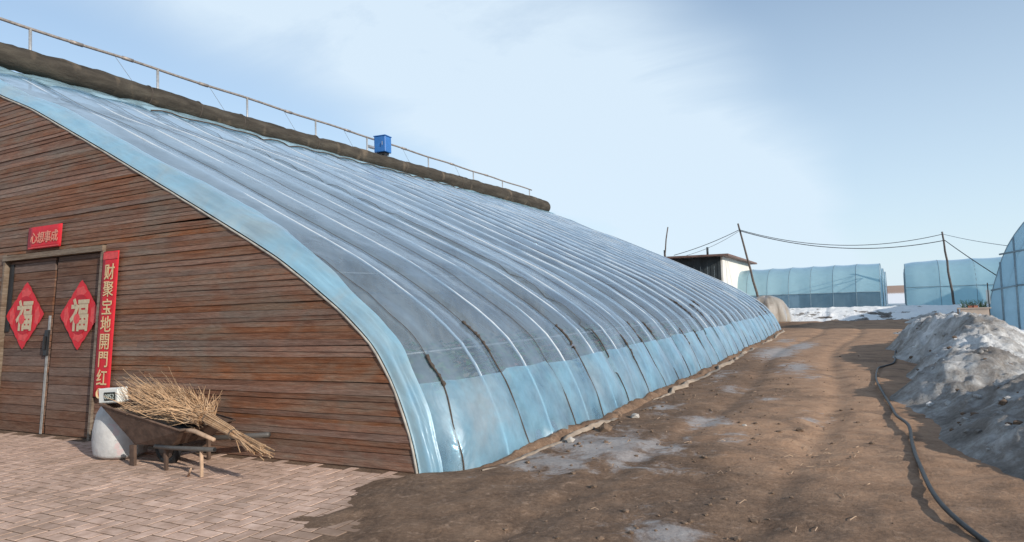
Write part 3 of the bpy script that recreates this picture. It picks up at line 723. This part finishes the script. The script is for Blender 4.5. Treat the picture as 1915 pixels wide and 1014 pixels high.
# ---- blue winch box
wb = tag(empty('winch_box', (-10.35, 12.85, 6.4)), 'bright blue metal winch box on the railing above the quilt roll', 'winch box')
MB().box((-10.38, 12.9, 7.05), (.44, .40, .54), .12).build('housing', M_boxblue, wb, bevel=.02)
MB().box((-10.38, 12.9, 7.335), (.47, .43, .03), .12).build('cover', M_boxblue, wb, bevel=.006)
MB().box((-10.38, 12.9, 6.74), (.30, .28, .07), .12).build('base_plate', M_black, wb)
MB().box((-10.22, 12.665, 7.06), (.02, .012, .12), .12).build('latch', M_steel, wb)
MB().tube([(-10.6, 12.42, 6.95), (-10.6, 12.70, 6.95)], .055, 10).build('shaft', M_steel, wb)
MB().tube([(-10.38, 12.9, 6.1), (-10.38, 12.9, 6.71)], .035, 8).build('stand', M_black, wb)

# ---- soil berm and hem along the foot of the film
ya = np.concatenate([np.arange(.25, 8, .03), np.arange(8, 25.2, .07)]); ua = np.linspace(0, 1, 13)
A, B = np.meshgrid(ya, ua, indexing='ij')
bx0 = film_point(np.full_like(A, .14), A, 0., 0)[..., 0]
wv = .26 + .16*(fbm(A*1.2, A*0, 111, 3)-.5)
hh_ = (.075 + .10*(fbm(A*2.3, B*2, 115, 4)-.42))*np.sin(np.clip(B, 0, 1)*math.pi)**.7*(.35+.65*sstep(.3, 1.5, A))
bz = ground_z(bx0, A) + hh_ - .03 + .03*(fbm(A*14, B*7, 119, 3)-.5)*np.sin(B*math.pi)
bm_ = grid_mesh(np.stack([bx0 - .10 + B*wv, A, bz], -1), 'soil_berm', M_ground, None); tag(bm_, kind='structure')
attr(bm_, 'rough', np.full(A.shape, .9)); attr(bm_, 'ice', np.zeros(A.shape)); attr(bm_, 'snow', np.zeros(A.shape)); attr(bm_, 'field', np.zeros(A.shape))
# crumpled muddy film hem lying along the berm foot, part of the greenhouse
A, B = np.meshgrid(ya, np.linspace(0, 1, 8), indexing='ij')
bx0 = film_point(np.full_like(A, .14), A, 0., 0)[..., 0]
xo = bx0 + .02 + wv[:, :1] - .10 + .10*(fbm(A*1.7, A*0, 121, 3)-.5) + (B-.5)*(.05+.08*fbm(A*2, A*0, 123, 2))
zo = ground_z(xo, A) + ruts(xo, A) + .012 + .055*np.sin(B*math.pi)*(.4+fbm(A*3.3, B*3, 127, 3))*sstep(.3, .9, fbm(A*1.1, A*0, 129, 2)*1.5) - .05*sstep(.5, .42, fbm(A*.8, A*0, 131, 2))
hem = grid_mesh(np.stack([xo, A, zo], -1), 'film_hem', M_hem, GH)

# ================================================================== THINGS BY THE WALL
# sack
sk = tag(empty('woven_sack', (-3.60, -.47, 0)), 'bulging off-white woven sack with faded pink print standing by the door', 'sack')
SKY_ = -.47
prof_s = [(.0, .004), (.24, .0), (.295, .03), (.305, .10), (.305, .19), (.295, .29), (.278, .38), (.255, .46), (.21, .53), (.15, .58), (.075, .61)]
P = np.zeros((len(prof_s)*3-2, 41, 3)); sr = np.interp(np.linspace(0, 10, 31), range(11), [p[0] for p in prof_s]); sz = np.interp(np.linspace(0, 10, 31), range(11), [p[1] for p in prof_s])
for k, a in enumerate(np.linspace(0, 2*math.pi, 41)):
    q = sr*(1+.05*(vnoise(np.full_like(sz, 3+1.3*math.cos(a)), sz*4+1.3*math.sin(a), 133)-.5) + .05*sstep(.36, .58, sz)*math.sin(a*11))
    P[:, k] = np.stack([-3.60+q*math.cos(a)*1.0, SKY_+q*math.sin(a)*.8, sz], -1)
grid_mesh(P, 'sack_body', M_sack, sk, True, True)
MB().tube([(-3.60+.075*math.cos(a), SKY_+.062*math.sin(a), .585) for a in np.linspace(0, 2*math.pi, 13)], .016, 6, False).build('tie', M_rope, sk)
b = MB()
for k in range(9):
    a = k*.7; b.tube([(-3.60+.05*math.cos(a), SKY_+.04*math.sin(a), .59), (-3.60+.12*math.cos(a), SKY_+.09*math.sin(a), .66+.02*math.sin(k*3))], [.02, .012], 5)
b.build('gathered_neck', M_sheddark, sk)
# scale display
sd = tag(empty('scale_display', (-3.36, -.68, .6)), 'small white display box with a dark digital screen above the sack', 'scale display')
MB().box((-3.35, -.70, .685), (.31, .12, .155), .05, -.06).build('case', M_plastic, sd, bevel=.012)
MB().box((-3.315, -.763, .682), (.17, .008, .085), .05, -.06).build('screen', M_screen, sd, bevel=.002)
uxr = Vector((math.cos(.05), math.sin(.05), .06)).normalized()
text_mesh('0852', .075, M_digit, sd, 'lettering', (-3.315, -.769, .680), uxr, Vector((0, 0, 1)), Vector((0, -1, 0)), .0, 1.0)
MB().tube([(-3.44, -.66, .58), (-3.44, -.67, .62)], .03, 8).build('bracket', M_black, sd)
# wheelbarrow
wh = tag(empty('wheelbarrow', (-2.7, -.5, 0)), 'rusty dark steel wheelbarrow with a raised nose parked against the end wall', 'wheelbarrow')
bot = [(-3.0, -.70, .20), (-2.42, -.70, .225), (-2.42, -.30, .225), (-3.0, -.30, .20)]
top = [(-3.42, -.80, .60), (-2.16, -.80, .40), (-2.16, -.18, .40), (-3.42, -.18, .60)]
def inset(q, c, f): return [tuple(Vector(p)*(1-f)+Vector(c)*f) for p in q]
b = MB(); b.add(bot+top, [(3, 2, 1, 0)]+[(k, (k+1) % 4, 4+(k+1) % 4, 4+k) for k in range(4)]); b.build('tray', M_tray, wh)
wh.children[0].modifiers.new('thick', 'SOLIDIFY').thickness = .006
b2 = inset(bot, (-2.72, -.5, .235), .03); t2 = inset(top, (-2.8, -.49, .5), .02)
b = MB(); b.add([(p[0], p[1], p[2]+.012) for p in b2]+[(p[0], p[1], p[2]-.004) for p in t2], [(0, 1, 2, 3)]+[(k, 4+k, 4+(k+1) % 4, (k+1) % 4) for k in range(4)]); b.build('tray_lining', M_trayin, wh)
MB().tube(top+[top[0]], .011, 6, False).build('rim', M_tray, wh, True)
MB().tube([(-2.62, -.74, .215), (-2.3, -.79, .23), (-1.66, -.83, .265)], .021, 10).build('handle', M_greytube, wh, True)
MB().tube([(-3.05, -.24, .185), (-2.4, -.2, .21), (-1.70, -.16, .275)], .026, 10).build('handle', M_greytube, wh, True)
MB().tube([(-1.665, -.83, .265), (-1.655, -.8305, .2655)], .017, 10).build('bore_dark_disc', M_black, wh)  # black disc, coloured as the shade inside the open tube end
for (x, yv, z1_, w) in ((-3.0, -.72, .2, .07), (-2.46, -.74, .21, .03), (-1.86, -.81, .24, .013), (-2.46, -.26, .21, .03)):
    MB().box((x, yv, z1_/2), (w, .03, z1_), 0).build('leg', M_tray if w > .02 else M_stick, wh)
whl = MB().tube([(-2.76+.15*math.cos(a), -.5, .155+.15*math.sin(a)) for a in np.linspace(0, 2*math.pi, 29)], .038, 10, False).build('wheel', M_black, wh, True)
MB().tube([(-2.76, -.58, .155), (-2.76, -.42, .155)], .05, 10).build('hub', M_greytube, whl)
MB().tube([(-2.76, -.53, .155), (-2.76, -.47, .155)], .12, 16).build('rim', M_tray, whl)
tag(MB().tube([(-2.42, -.70, .375), (-2.05, -.74, .395), (-1.70, -.80, .345)], [.02, .022, .018], 7).build('wooden_stick', M_stick, None, True), 'short pale stick lying across the wheelbarrow rim below the broom', 'stick')
tag(MB().tube([(-2.02, -.83, .0), (-1.86, -.92, .10)], [.012, .009], 6).build('leaning_stick', M_stick, None, True), 'thin short stick leaning on the wheelbarrow handle near the ground', 'stick')
bag = []
bb = MB(); na = 14
for k in range(9):
    f = k/8; r = math.sin(f*math.pi)**.6
    bb.v += [(-2.42+.20*(f-.5)*2*1.0, -.52+.14*r*math.cos(2*math.pi*q/na)*(1+.1*math.sin(q*2.1+k)), .36+.09*r*math.sin(2*math.pi*q/na)*(1+.12*math.sin(q*1.7+k))) for q in range(na)]
bb.f += [(k*na+q, k*na+(q+1) % na, (k+1)*na+(q+1) % na, (k+1)*na+q) for k in range(8) for q in range(na)]
tag(bb.build('black_bag', M_black, None, True), 'crumpled black bag lying in the rear of the wheelbarrow tray', 'bag')
# broom
br = tag(empty('twig_broom', (-2.1, -.6, .4)), 'large twig broom lying on the wheelbarrow with its handle pointing down right', 'broom')
neck = Vector((-2.02, -.66, .52)); tail = Vector((-1.04, -.86, .30)); b = MB(); hd = MB()
for k in range(1100):
    f = random.random()
    # fan of bristles: tips from far left low edge to right high edge
    a = random.betavariate(1.35, 1.9)
    tip = Vector((-3.34 + 1.22*a + random.gauss(0, .05), -.55 + random.gauss(0, .13), (.68 + .28*a*(1-a) - .10*a) + random.gauss(0, .04) + .09*(1-a)*random.gauss(0, 1)))
    st = neck + Vector((random.gauss(0, .05), random.gauss(0, .035), random.gauss(0, .03)))
    ln = random.choice([1, 1, .9, .75, .55]); tip = st + (tip-st)*ln
    mid = (st+tip)/2 + Vector((random.gauss(0, .03)+.05*a, random.gauss(0, .03), -.10*(1-a)+.02*a+random.gauss(0, .02)))
    pts_ = [st*(1-q)**2 + mid*2*q*(1-q) + tip*q*q + Vector((random.gauss(0, .006), random.gauss(0, .006), random.gauss(0, .006)))*q + Vector((0, 0, .05*math.sin(q*5+k)*q)) + Vector((random.gauss(0, .012), 0, random.gauss(0, .014)))*(q > .3) for q in (0, .25, .5, .75, 1)]
    b.tube(pts_, [.005, .0046, .004, .003, .0018], 3, False)
    if random.random() < .45:
        q0 = pts_[random.choice([2, 3])]; dr = (tip-st).normalized()
        b.tube([q0, q0+dr*random.uniform(.05, .14)+Vector((random.gauss(0, .03), random.gauss(0, .03), random.uniform(-.02, .06)))], [.0024, .001], 3, False)
b.build('bristles', M_twig, br)['kind'] = 'stuff'
for k in range(110):
    o1 = Vector((0, random.gauss(0, .022), random.gauss(0, .021))); o2 = Vector((random.gauss(0, .09), random.gauss(0, .022), random.gauss(0, .02)))
    q = [neck+o1*1.3+Vector((-.25, 0, .02)), neck+o1, neck*.5+tail*.5+o1*.75+Vector((0, 0, .012)), tail+o2]
    hd.tube(q, [.004, .0052, .0052, .004], 4)
hd.build('handle_sticks', M_twig, br)['kind'] = 'stuff'
for f in (.08, .55):
    c = neck*(1-f)+tail*f; ax = (tail-neck).normalized(); u1 = ax.orthogonal().normalized(); w1 = ax.cross(u1)
    MB().tube([c+(u1*math.cos(a)+w1*math.sin(a))*.05 for a in np.linspace(0, 2*math.pi, 15)], .005, 5, False).build('binding', M_rope, br)

# ================================================================== RIGHT SIDE: SNOW HEAPS, HOSE
def rock(c, r, seed, flat=.6):
    bm = bmesh.new(); bmesh.ops.create_icosphere(bm, subdivisions=1, radius=1); rg = random.Random(seed)
    vs = [Vector((v.co.x*r*rg.uniform(.7, 1.3), v.co.y*r*rg.uniform(.7, 1.3), v.co.z*r*flat*rg.uniform(.7, 1.2)))+Vector(c) for v in bm.verts]; fs = [tuple(v.index for v in f_.verts) for f_ in bm.faces]; bm.free(); return vs, fs
def heap(name, label, fx, y0, y1, x0, x1, hgt, seed, dx=.035, dirtf=None):
    xs_ = np.arange(x0, x1, dx); ys2 = np.arange(y0, y1, dx*1.2)
    a, c = np.meshgrid(xs_, ys2, indexing='ij')
    base = hgt(a, c)
    m = np.clip(base/.25, 0, 1)
    rel = .30*(ridged(a*.9+c*.15, c*.75, seed, 4)-.62) + .24*(ridged(a*2.3, c*2.6+a*.6, seed+7, 4)-.6) + .11*(ridged(a*4.4, c*5, seed+3, 3)-.6) + .075*(fbm(a*13, c*13, seed+13, 3)-.5)
    zz = base + rel*m*(.6+.4*np.clip(base, 0, 1)) - .06*(1-m)
    zz = zz + ground_z(a, c)
    o = grid_mesh(np.stack([a, c, zz], -1), name, M_heap, None)
    d = np.clip(1-base/.5, 0, 1)*.35 + .30*(fbm(a*.9+4, c*.8, seed+31, 3)-.45)
    if dirtf is not None: d = d + dirtf(a, c)
    attr(o, 'dirt', d)
    return tag(o, label, 'snow heap')
def foot(c): return 3.95 + .25*np.sin(c*.7+.6) + .35*sstep(10, 18, c) + .15*np.sin(c*1.9)
def hA(a, c):
    rx_ = foot(c)+.15; w = (a-rx_)/1.15
    pr = sstep(0, 1, w)*(1-.95*sstep(1.1, 2.4, w))
    H_ = (.52+.36*sstep(7.5, 11.8, c))*sstep(4.5, 5.9, c)*(1-.44*sstep(12.5, 19.5, c))*sstep(24.5, 18, c) + .12*np.exp(-((c-10.8)/1.3)**2)
    return H_*pr
def hB(a, c):
    rx_ = foot(c)+.02; w = (a-rx_)/1.5
    pr = sstep(0, 1, w)*(1-.6*sstep(1.3, 3, w))
    return (.50*sstep(.2, 2.2, c)*sstep(6.3, 4.4, c) + .13*sstep(-2.5, .5, c)*sstep(4, 1, c))*pr
heap('snow_heap', 'tallest dirty snow heap in front of the tall film tunnel', 0, 4.3, 24.5, 3.5, 8.2, hA, 141, .04, lambda a, c: .55*np.exp(-(((a-4.7)/.8)**2+((c-6.6)/.9)**2)))
heap('snow_heap', 'low muddy snow heap beside the end of the black hose', 0, -2.6, 6.6, 3.5, 7.6, hB, 171, .03, lambda a, c: .06+.0*a)
# loose crusts and frozen clods lying on the heaps
b_w, b_d = MB(), MB()
heaps_ = [o for o in S.objects if o.name.startswith('snow_heap')]
for k in range(1500):
    ho = heaps_[k % len(heaps_)]; vv = ho.data.vertices[random.randrange(len(ho.data.vertices))].co
    if vv.z < .05 or vv.x > 7.2: continue
    r_ = random.choice([.012, .018, .026, .04])*random.uniform(.7, 1.4)
    (b_d if random.random() < .35 else b_w).add(*rock((vv.x, vv.y, vv.z+r_*.2), r_, 900+k, .75))
tag(b_w.build('snow_crumbs', M_heap), kind='stuff'); tag(b_d.build('earth_crumbs', M_clod), kind='stuff')
# white snow ridge before the far tunnels
a, c = np.meshgrid(np.arange(-6, 13, .07), np.arange(31.0, 35.6, .09), indexing='ij')
hh2 = (.15*sstep(31.2, 32.6, c)*sstep(35.6, 34.2, c)*(.35+fbm(a*.8, c*.8, 181, 4)) + .10*(ridged(a*1.9, c*1.9, 185, 3)-.5)*sstep(31.2, 32.2, c)*sstep(35.6, 34.6, c)) - .05*(1-sstep(31.1, 31.8, c)*sstep(35.6, 35, c))
sr_ = grid_mesh(np.stack([a, c, ground_z(a, c)+hh2+.03], -1), 'snow_ridge', M_snow, None); attr(sr_, 'dirt', np.clip((fbm(a*1.3, c*1.6, 411, 4)-.60)*6, 0, 1)*sstep(33.0, 31.8, c) + .75*sstep(1.6, 4, a)*sstep(33.0, 32.0, c)*np.clip((fbm(a*2.1, c*2.1, 415, 4)-.47)*5, 0, 1)); tag(sr_, kind='structure')
a, c = np.meshgrid(np.arange(3.4, 8.6, .05), np.arange(25.6, 31.5, .06), indexing='ij')
k_ = sstep(0, 1.1, (a-(6.6-.33*(c-25.5))-.4*np.sin(c*1.7))/1.)*sstep(25.6, 26.6, c)*sstep(31.5, 30, c)*sstep(8.6, 8, a)
sh = grid_mesh(np.stack([a, c, ground_z(a, c)-.05+k_*(.22+.34*(ridged(a*1.3, c*1.3, 191, 4)-.35))], -1), 'snow_heap', M_heap, None)
attr(sh, 'dirt', .18*fbm(a, c, 195, 2)); tag(sh, 'trampled white snow heap at the far bend of the dirt road', 'snow heap')

hp = [(4.7, -1.6), (4.3, -.7), (4.02, .3), (3.97, 1.62), (3.98, 2.56), (4.0, 3.4), (3.92, 4.1), (3.90, 4.9), (3.82, 6.5), (3.80, 8.3), (3.87, 9.8), (4.0, 10.5), (4.2, 11.2), (4.32, 13.5), (4.5, 16.5)]
hx = [p[0] for p in hp]; hy = [p[1] for p in hp]
def cat(pts, n=8):
    out = []
    for k in range(len(pts)-1):
        p0, p1, p2, p3 = [Vector(pts[max(0, min(len(pts)-1, k+q))]) for q in (-1, 0, 1, 2)]
        for q in range(n):
            t_ = q/n; out.append(.5*((2*p1)+(p2-p0)*t_+(2*p0-5*p1+4*p2-p3)*t_*t_+(3*p1-p0-3*p2+p3)*t_**3))
    return out+[Vector(pts[-1])]
pts_ = cat([(x_, y_, max(float(ground_z(x_, y_)+ruts(x_, y_)), float(hA(np.array(x_), np.array(y_))*.8), float(hB(np.array(x_), np.array(y_))*.7))+.03+.02*math.sin(y_*2.2)) for x_, y_ in hp])
tag(MB().tube(pts_, .017, 10).build('water_hose', M_hose, None, True), 'dark water hose winding along the foot of the snow heaps', 'hose')

# ================================================================== FAR THINGS
def tunnel(name, label, P0, e, axis, sec, length, hoops, mats, skirt_h, group=None, hip=0.):
    """hoop house: section in the plane (e, z) at P0, swept along axis"""
    P0 = Vector(P0); e = Vector(e); axis = Vector(axis)
    t = tag(empty(name, P0), label, 'film tunnel', group)
    def pt(u, zz, d): return P0 + e*u + axis*d + Vector((0, 0, zz))
    su = np.array([q[0] for q in sec]); szz = np.array([q[1] for q in sec])
    sg = np.concatenate([[0], np.cumsum(np.hypot(np.diff(su), np.diff(szz)))]); s = np.linspace(0, sg[-1], 60)
    u_ = np.interp(s, sg, su); z_ = np.interp(s, sg, szz)
    k3 = np.array([.25, .5, .25])
    for _ in range(3): u_[1:-1] = np.convolve(u_, k3, 'valid'); z_[1:-1] = np.convolve(z_, k3, 'valid')
    nd = max(8, int(length/.18)); d = np.linspace(0, length, nd); step = length/(hoops-1)
    Q = np.zeros((60, nd, 3)); cu = su.mean()
    for j in range(nd):
        w = (1-.02*abs(math.sin(math.pi*d[j]/step))**.8)*(1-hip*(max(0, 1-d[j]/.7)**2))
        for i_ in range(60):
            p = pt(cu+(u_[i_]-cu)*w, z_[i_]*w, d[j]); Q[i_, j] = p
    lo_ = z_ <= skirt_h
    i1 = int(np.argmax(z_ > skirt_h)); i2 = 59-int(np.argmax(z_[::-1] > skirt_h))
    grid_mesh(Q[i1:i2+1], 'roof_film', mats[0], t); 
    grid_mesh(Q[:i1+1], 'side_film', mats[1], t); grid_mesh(Q[i2:], 'side_film', mats[1], t)
    for k in range(hoops):
        hf = (1-hip) if k == 0 else 1; MB().tube([pt(cu+(uu-cu)*hf*.997, zz*hf*.997, min(k*step, length)) for uu, zz in zip(u_[::2], z_[::2])], .014, 6).build('hoop', M_hoop, t, True)
    for dd, nm in ((0, 'end_film'), (length, 'end_film')):
        hf = 1-hip if dd == 0 else 1
        vs = [pt(cu+(uu-cu)*hf, zz*hf, dd+(.01 if dd == 0 else -.01)) for uu, zz in zip(u_, z_)]
        cvs = pt(cu, 0, dd); MB().add(vs+[cvs], [(k, k+1, 60) for k in range(59)]).build(nm, mats[0], t)
    for i_ in (i1, i2): MB().tube([pt(u_[i_]*1.0, z_[i_]+.0, q)+Vector((0, 0, 0)) for q in np.linspace(-.01, length, 12)], .016, 6).build('rail', M_hoop, t, True)
    return t, pt
c3, s3 = math.cos(math.radians(2.9)), math.sin(math.radians(2.9))
depth = Vector((s3, c3, 0)); ax = Vector((c3, -s3, 0))
sec = [(0, -.15), (0, .5), (.02, .95), (.12, 1.35), (.4, 1.85), (.9, 2.25), (1.7, 2.5), (2.7, 2.6), (3.7, 2.5), (4.5, 2.25), (5.0, 1.85), (5.28, 1.35), (5.38, .95), (5.4, .5), (5.4, -.15)]
tunnel('film_tunnel', 'low blue film tunnel behind the cream shed, with a grey lower side', (4.71, 36.1, .70), depth, -ax, sec, 8.1, 8, (M_farfilm, M_farskirt), .92, 'blue film tunnels at the back', .015)
tunnel('film_tunnel', 'low pale blue film tunnel at the back behind the leaning pole', (5.93, 36.4, .70), depth, ax, sec, 12.5, 9, (M_farfilm, M_farfilm), .98, 'blue film tunnels at the back', .05)
for row_, (nm_l, nm_r) in enumerate((('second blue film tunnel in the left row, only its end edge showing', 'second pale film tunnel in the right row behind the first'),
                                     ('third blue film tunnel in the left row, a thin sliver at its end', 'third pale film tunnel in the right row, farthest one'))):
    dd_ = depth*(7.6*(row_+1)) + Vector((0, 0, -.04))
    tunnel('film_tunnel', nm_l, Vector((4.71, 36.1, .70))+dd_, depth, -ax, sec, 5.0, 5, (M_farfilm, M_farskirt), .92, 'blue film tunnels at the back', .015)
    tunnel('film_tunnel', nm_r, Vector((5.93, 36.4, .70))+dd_, depth, ax, sec, 9.0, 7, (M_farfilm, M_farfilm), .98, 'blue film tunnels at the back', .05)
# tall tunnel at the right edge, end wall with studs
e_ = Vector((.903, -.43, 0)); ax2 = Vector((.43, .903, 0)); P0 = Vector((7.65, 24.2, .12))
sec2 = [(0, -.2), (.08, .4), (.19, 1.2), (.44, 1.98), (.69, 2.74), (.95, 3.2), (1.34, 3.75), (1.9, 4.25), (2.7, 4.65), (3.6, 4.8), (4.5, 4.65), (5.3, 4.25), (5.86, 3.75), (6.25, 3.2), (6.51, 2.74), (6.76, 1.98), (7.0, 1.2), (7.12, .4), (7.2, -.2)]
tt, pt = tunnel('tall_film_tunnel', 'tall blue film tunnel with a framed end wall at the right', P0, e_, ax2, sec2, 12, 9, (M_bigfilm, M_bigfilm), .9)
for uu, top_ in ((.56, 2.35), (1.0, 3.2), (1.9, 4.15), (2.9, 4.6), (4.0, 4.7)):
    MB().tube([pt(uu, -.1, -.03), pt(uu, top_, -.03)], .03, 6).build('stud', M_hoop, tt, True)
for (u0, z0, u1, z1_) in ((.24, 1.36, 1.0, 1.50), (.56, 2.62, 1.9, 2.80), (1.0, 1.50, 4.0, 1.75), (1.9, 2.80, 4.0, 3.0)):
    MB().tube([pt(u0, z0, -.06), pt(u1, z1_, -.06)], .03, 6).build('crosspiece', M_hoop, tt, True)

# shed
sd = tag(empty('shed', (-2.76, 32.1, .2)), 'flat roofed shed with a cream side wall and a dark sheet metal front', 'shed')
MB().box((-2.80, 37.4, 1.95), (.10, 10.6, 3.7)).build('side_wall', M_shedwhite, sd)
for k in range(26):
    MB().box((-2.93-.18*k, 32.12+.02*(k % 2), 1.95), (.172, .045, 3.66)).build('metal_panel', M_sheddark, sd)
MB().box((-7.4, 37.4, 1.9), (.1, 10.4, 3.5)).build('rear_wall', M_sheddark, sd)
MB().box((-5.0, 37.3, 3.87), (5.3, 11.6, .10), 0, .012).build('roof', M_shedroof, sd)
for (x, yv) in ((-5.9, 32.3), (-3.55, 32.3)): MB().tube([(x, yv, 3.85), (x, yv, 4.35)], .06, 8).build('vent_pipe', M_sheddark, sd, True)
# poles
def pole(top_, base, r, label):
    top_, base = Vector(top_), Vector(base); n = 8
    p = [base+(top_-base)*k/n + Vector((random.gauss(0, .012), random.gauss(0, .012), 0))*(k not in (0, n)) for k in range(n+1)]
    return tag(MB().tube(p, [r*(1-.35*k/n) for k in range(n+1)], 8).build('utility_pole', M_pole, None, True), label, 'pole')
pA = (-5.27, 30.73, 5.46); pB = (-1.91, 32.45, 5.53); pC = (7.6, 35.2, 4.55)
pole(pA, (-6.05, 30.5, .2), .05, 'thin bare pole leaning right behind the greenhouse roof')
pole(pB, (-1.0, 33.2, .55), .068, 'leaning wooden pole carrying cables in front of the cream shed')
pole(pC, (7.98, 35.6, .5), .062, 'wooden pole carrying cables in front of the pale film tunnel')
MB
def cable(a, c, sag, label, r=.018, m=M_cable):
    a, c = Vector(a), Vector(c)
    p = [a+(c-a)*(k/24)+Vector((0, 0, -sag*4*(k/24)*(1-k/24))) for k in range(25)]
    return tag(MB().tube(p, r, 5).build('cable', m, None, True), label, 'cable')
pB1 = Vector(pB)*.93+Vector((-1.0, 33.2, .55))*.07 + Vector((0, -.09, 0)); pC1 = Vector((7.62, 35.12, 4.42)); pC2 = Vector((7.69, 35.14, 4.1))
cable(pB1, pC1, .70, 'upper cable sagging between the two cable poles', .017, M_cable)
cable(pB1+Vector((0, 0, -.05)), pC2, .66, 'lower cable sagging between the two cable poles', .021, M_cable)
cable(pB1, (-5.3, 31.9, 4.0), .10, 'upper cable from the leaning pole to the shed roof', .017, M_cable)
cable(pB1+Vector((0, 0, -.06)), (-4.6, 31.9, 3.95), .14, 'lower cable from the leaning pole to the shed roof', .013, M_cable_pale)
cable(pC1, tuple(pt(.8, 2.9, .6)), .05, 'pale single cable from the right pole to the tall tunnel top', .012, M_cable_pale)
cable(pC2, tuple(pt(.35, 1.85, .4)), .03, 'dark cable dropping steeply from the right pole to the tall tunnel side', .02, M_cable)
# film covered mound
mc = (-.55, 31.2); a = np.linspace(0, 2*math.pi, 49); f = np.linspace(0, 1, 20)
A2, F2 = np.meshgrid(a, f, indexing='ij')
rad = 1.02*np.cos(F2*math.pi/2)**.75*(1+.09*np.sin(A2*9+F2*3)+.06*np.sin(A2*17)+.14*(fbm(A2*4, F2*5, 401, 4)-.5)); zz = .28+1.28*np.sin(F2*math.pi/2)**.9*(1+.03*np.sin(A2*5))
mo = tag(grid_mesh(np.stack([mc[0]+rad*np.cos(A2), mc[1]+rad*np.sin(A2), zz], -1), 'covered_mound', M_mound, None), 'rounded mound under whitish plastic sheet beside the far end of the greenhouse', 'covered mound')
# soil inside the mound so that the sheet lies on something
MB().add([(mc[0]+.8*math.cos(q), mc[1]+.8*math.sin(q), .2) for q in np.linspace(0, 6.28, 13)[:-1]]+[(mc[0]+.6*math.cos(q), mc[1]+.6*math.sin(q), .9) for q in np.linspace(0, 6.28, 13)[:-1]]+[(mc[0], mc[1], 1.3)],
         [(k, (k+1) % 12, 12+(k+1) % 12, 12+k) for k in range(12)]+[(12+k, 12+(k+1) % 12, 24) for k in range(12)]).build('mound_core', M_beige, mo, True)
# beige crate with things on top
bxo = tag(empty('storage_crate', (7.2, 23.6, .2)), 'beige board crate between the snow heap and the tall tunnel', 'crate')
MB().box((7.25, 23.55, .47), (.84, .05, .76), -.10).build('front_board', M_beige, bxo)
MB().box((6.79, 23.87, .47), (.05, .62, .76), -.10).build('side_board', M_beigeshade, bxo)
MB().box((7.27, 23.87, .87), (1.0, .74, .04), -.10).build('lid', M_beige, bxo)
for k in range(2): tag(MB().box((7.14+.15*k, 23.66+.02*k, .925), (.13, .2, .07), -.1+.2*k).build('brick', M_brick), ('reddish clay brick lying on the beige crate, nearer its dark side', 'reddish clay brick lying askew on the beige crate, nearer the tall tunnel')[k], 'brick')
b = MB()
for k in range(70):
    x = random.uniform(6.9, 7.65); l_ = random.uniform(.1, .30); b.tube([(x, 23.9+random.gauss(0, .06), .9), (x+random.gauss(0, .12), 23.9+random.gauss(0, .06), .9+l_)], [.012, .004], 4)
tag(b.build('stalk_bundle', M_green, None), 'loose bundle of greenish stalks piled on the beige crate', 'stalks')
tag(MB().tube([(7.72, 23.72, .1), (7.70, 23.72, 1.75)], .018, 6).build('thin_stake', M_pole, None, True), 'thin upright stake beside the beige crate and tall tunnel', 'stake')
tag(MB().box((7.74, 24.0, 1.25), (.12, .03, .5), -.1).build('white_board', M_plastic, None), 'narrow white board standing against the tall tunnel side', 'board')

# ---- clods, stones, straw on the yard
b = MB()
for k in range(800):
    y_ = -3+ (random.random()**1.6)*16; x_ = random.choice([random.uniform(.7, 2.6), random.uniform(.6, 4.0), random.gauss(.95, .25)])
    if y_ < 0: x_ += .5+random.uniform(0, 1.0)
    if x_ > 3.95 or x_ < .9-.0+.0*y_ and y_ < .3: continue
    r_ = random.choice([.006, .008, .011, .015, .024])*random.uniform(.7, 1.3)
    b.add(*rock((x_, y_, float(ground_z(x_, y_)+ruts(x_, y_))+r_*.25), r_, k))
tag(b.build('soil_clods', M_clod), kind='stuff')
for k, (x_, y_, r_, m_, lb) in enumerate(((.80, 1.62, .05, M_stone, 'small whitish broken lump lying at the film foot near the corner'), (.92, 2.35, .09, M_clod, 'largest brown rough stone on the soil berm'), (.98, 3.35, .07, M_stone, 'small pale stone by the berm under a rope end'),
                                          (2.35, 3.1, .03, M_stone, 'small pale pebble alone on the dark earth'), (2.95, 3.0, .045, M_clod, 'brown clod in the middle of the yard beside straw'))):
    z_ = float(ground_z(x_, y_)+ruts(x_, y_)); vs, fs = rock((x_, y_, z_+r_*.35), r_, 500+k, .7); tag(MB().add(vs, fs).build('stone', m_), lb, 'stone')
b = MB()
for k in range(70):
    x_, y_ = (random.gauss(3.35, .3), random.gauss(1.7, .5)) if k < 22 else (random.uniform(1.2, 3.8), random.uniform(-1.5, 7))
    z_ = float(ground_z(x_, y_)+ruts(x_, y_))+.012; a_ = random.uniform(0, 3.14); l_ = random.uniform(.03, .12)
    b.tube([(x_, y_, z_), (x_+l_*.5*math.cos(a_), y_+l_*.5*math.sin(a_), z_+random.uniform(.0, .02)), (x_+l_*math.cos(a_+.3), y_+l_*math.sin(a_+.3), z_)], .003, 4)
tag(b.build('straw_litter', M_stick), kind='stuff')
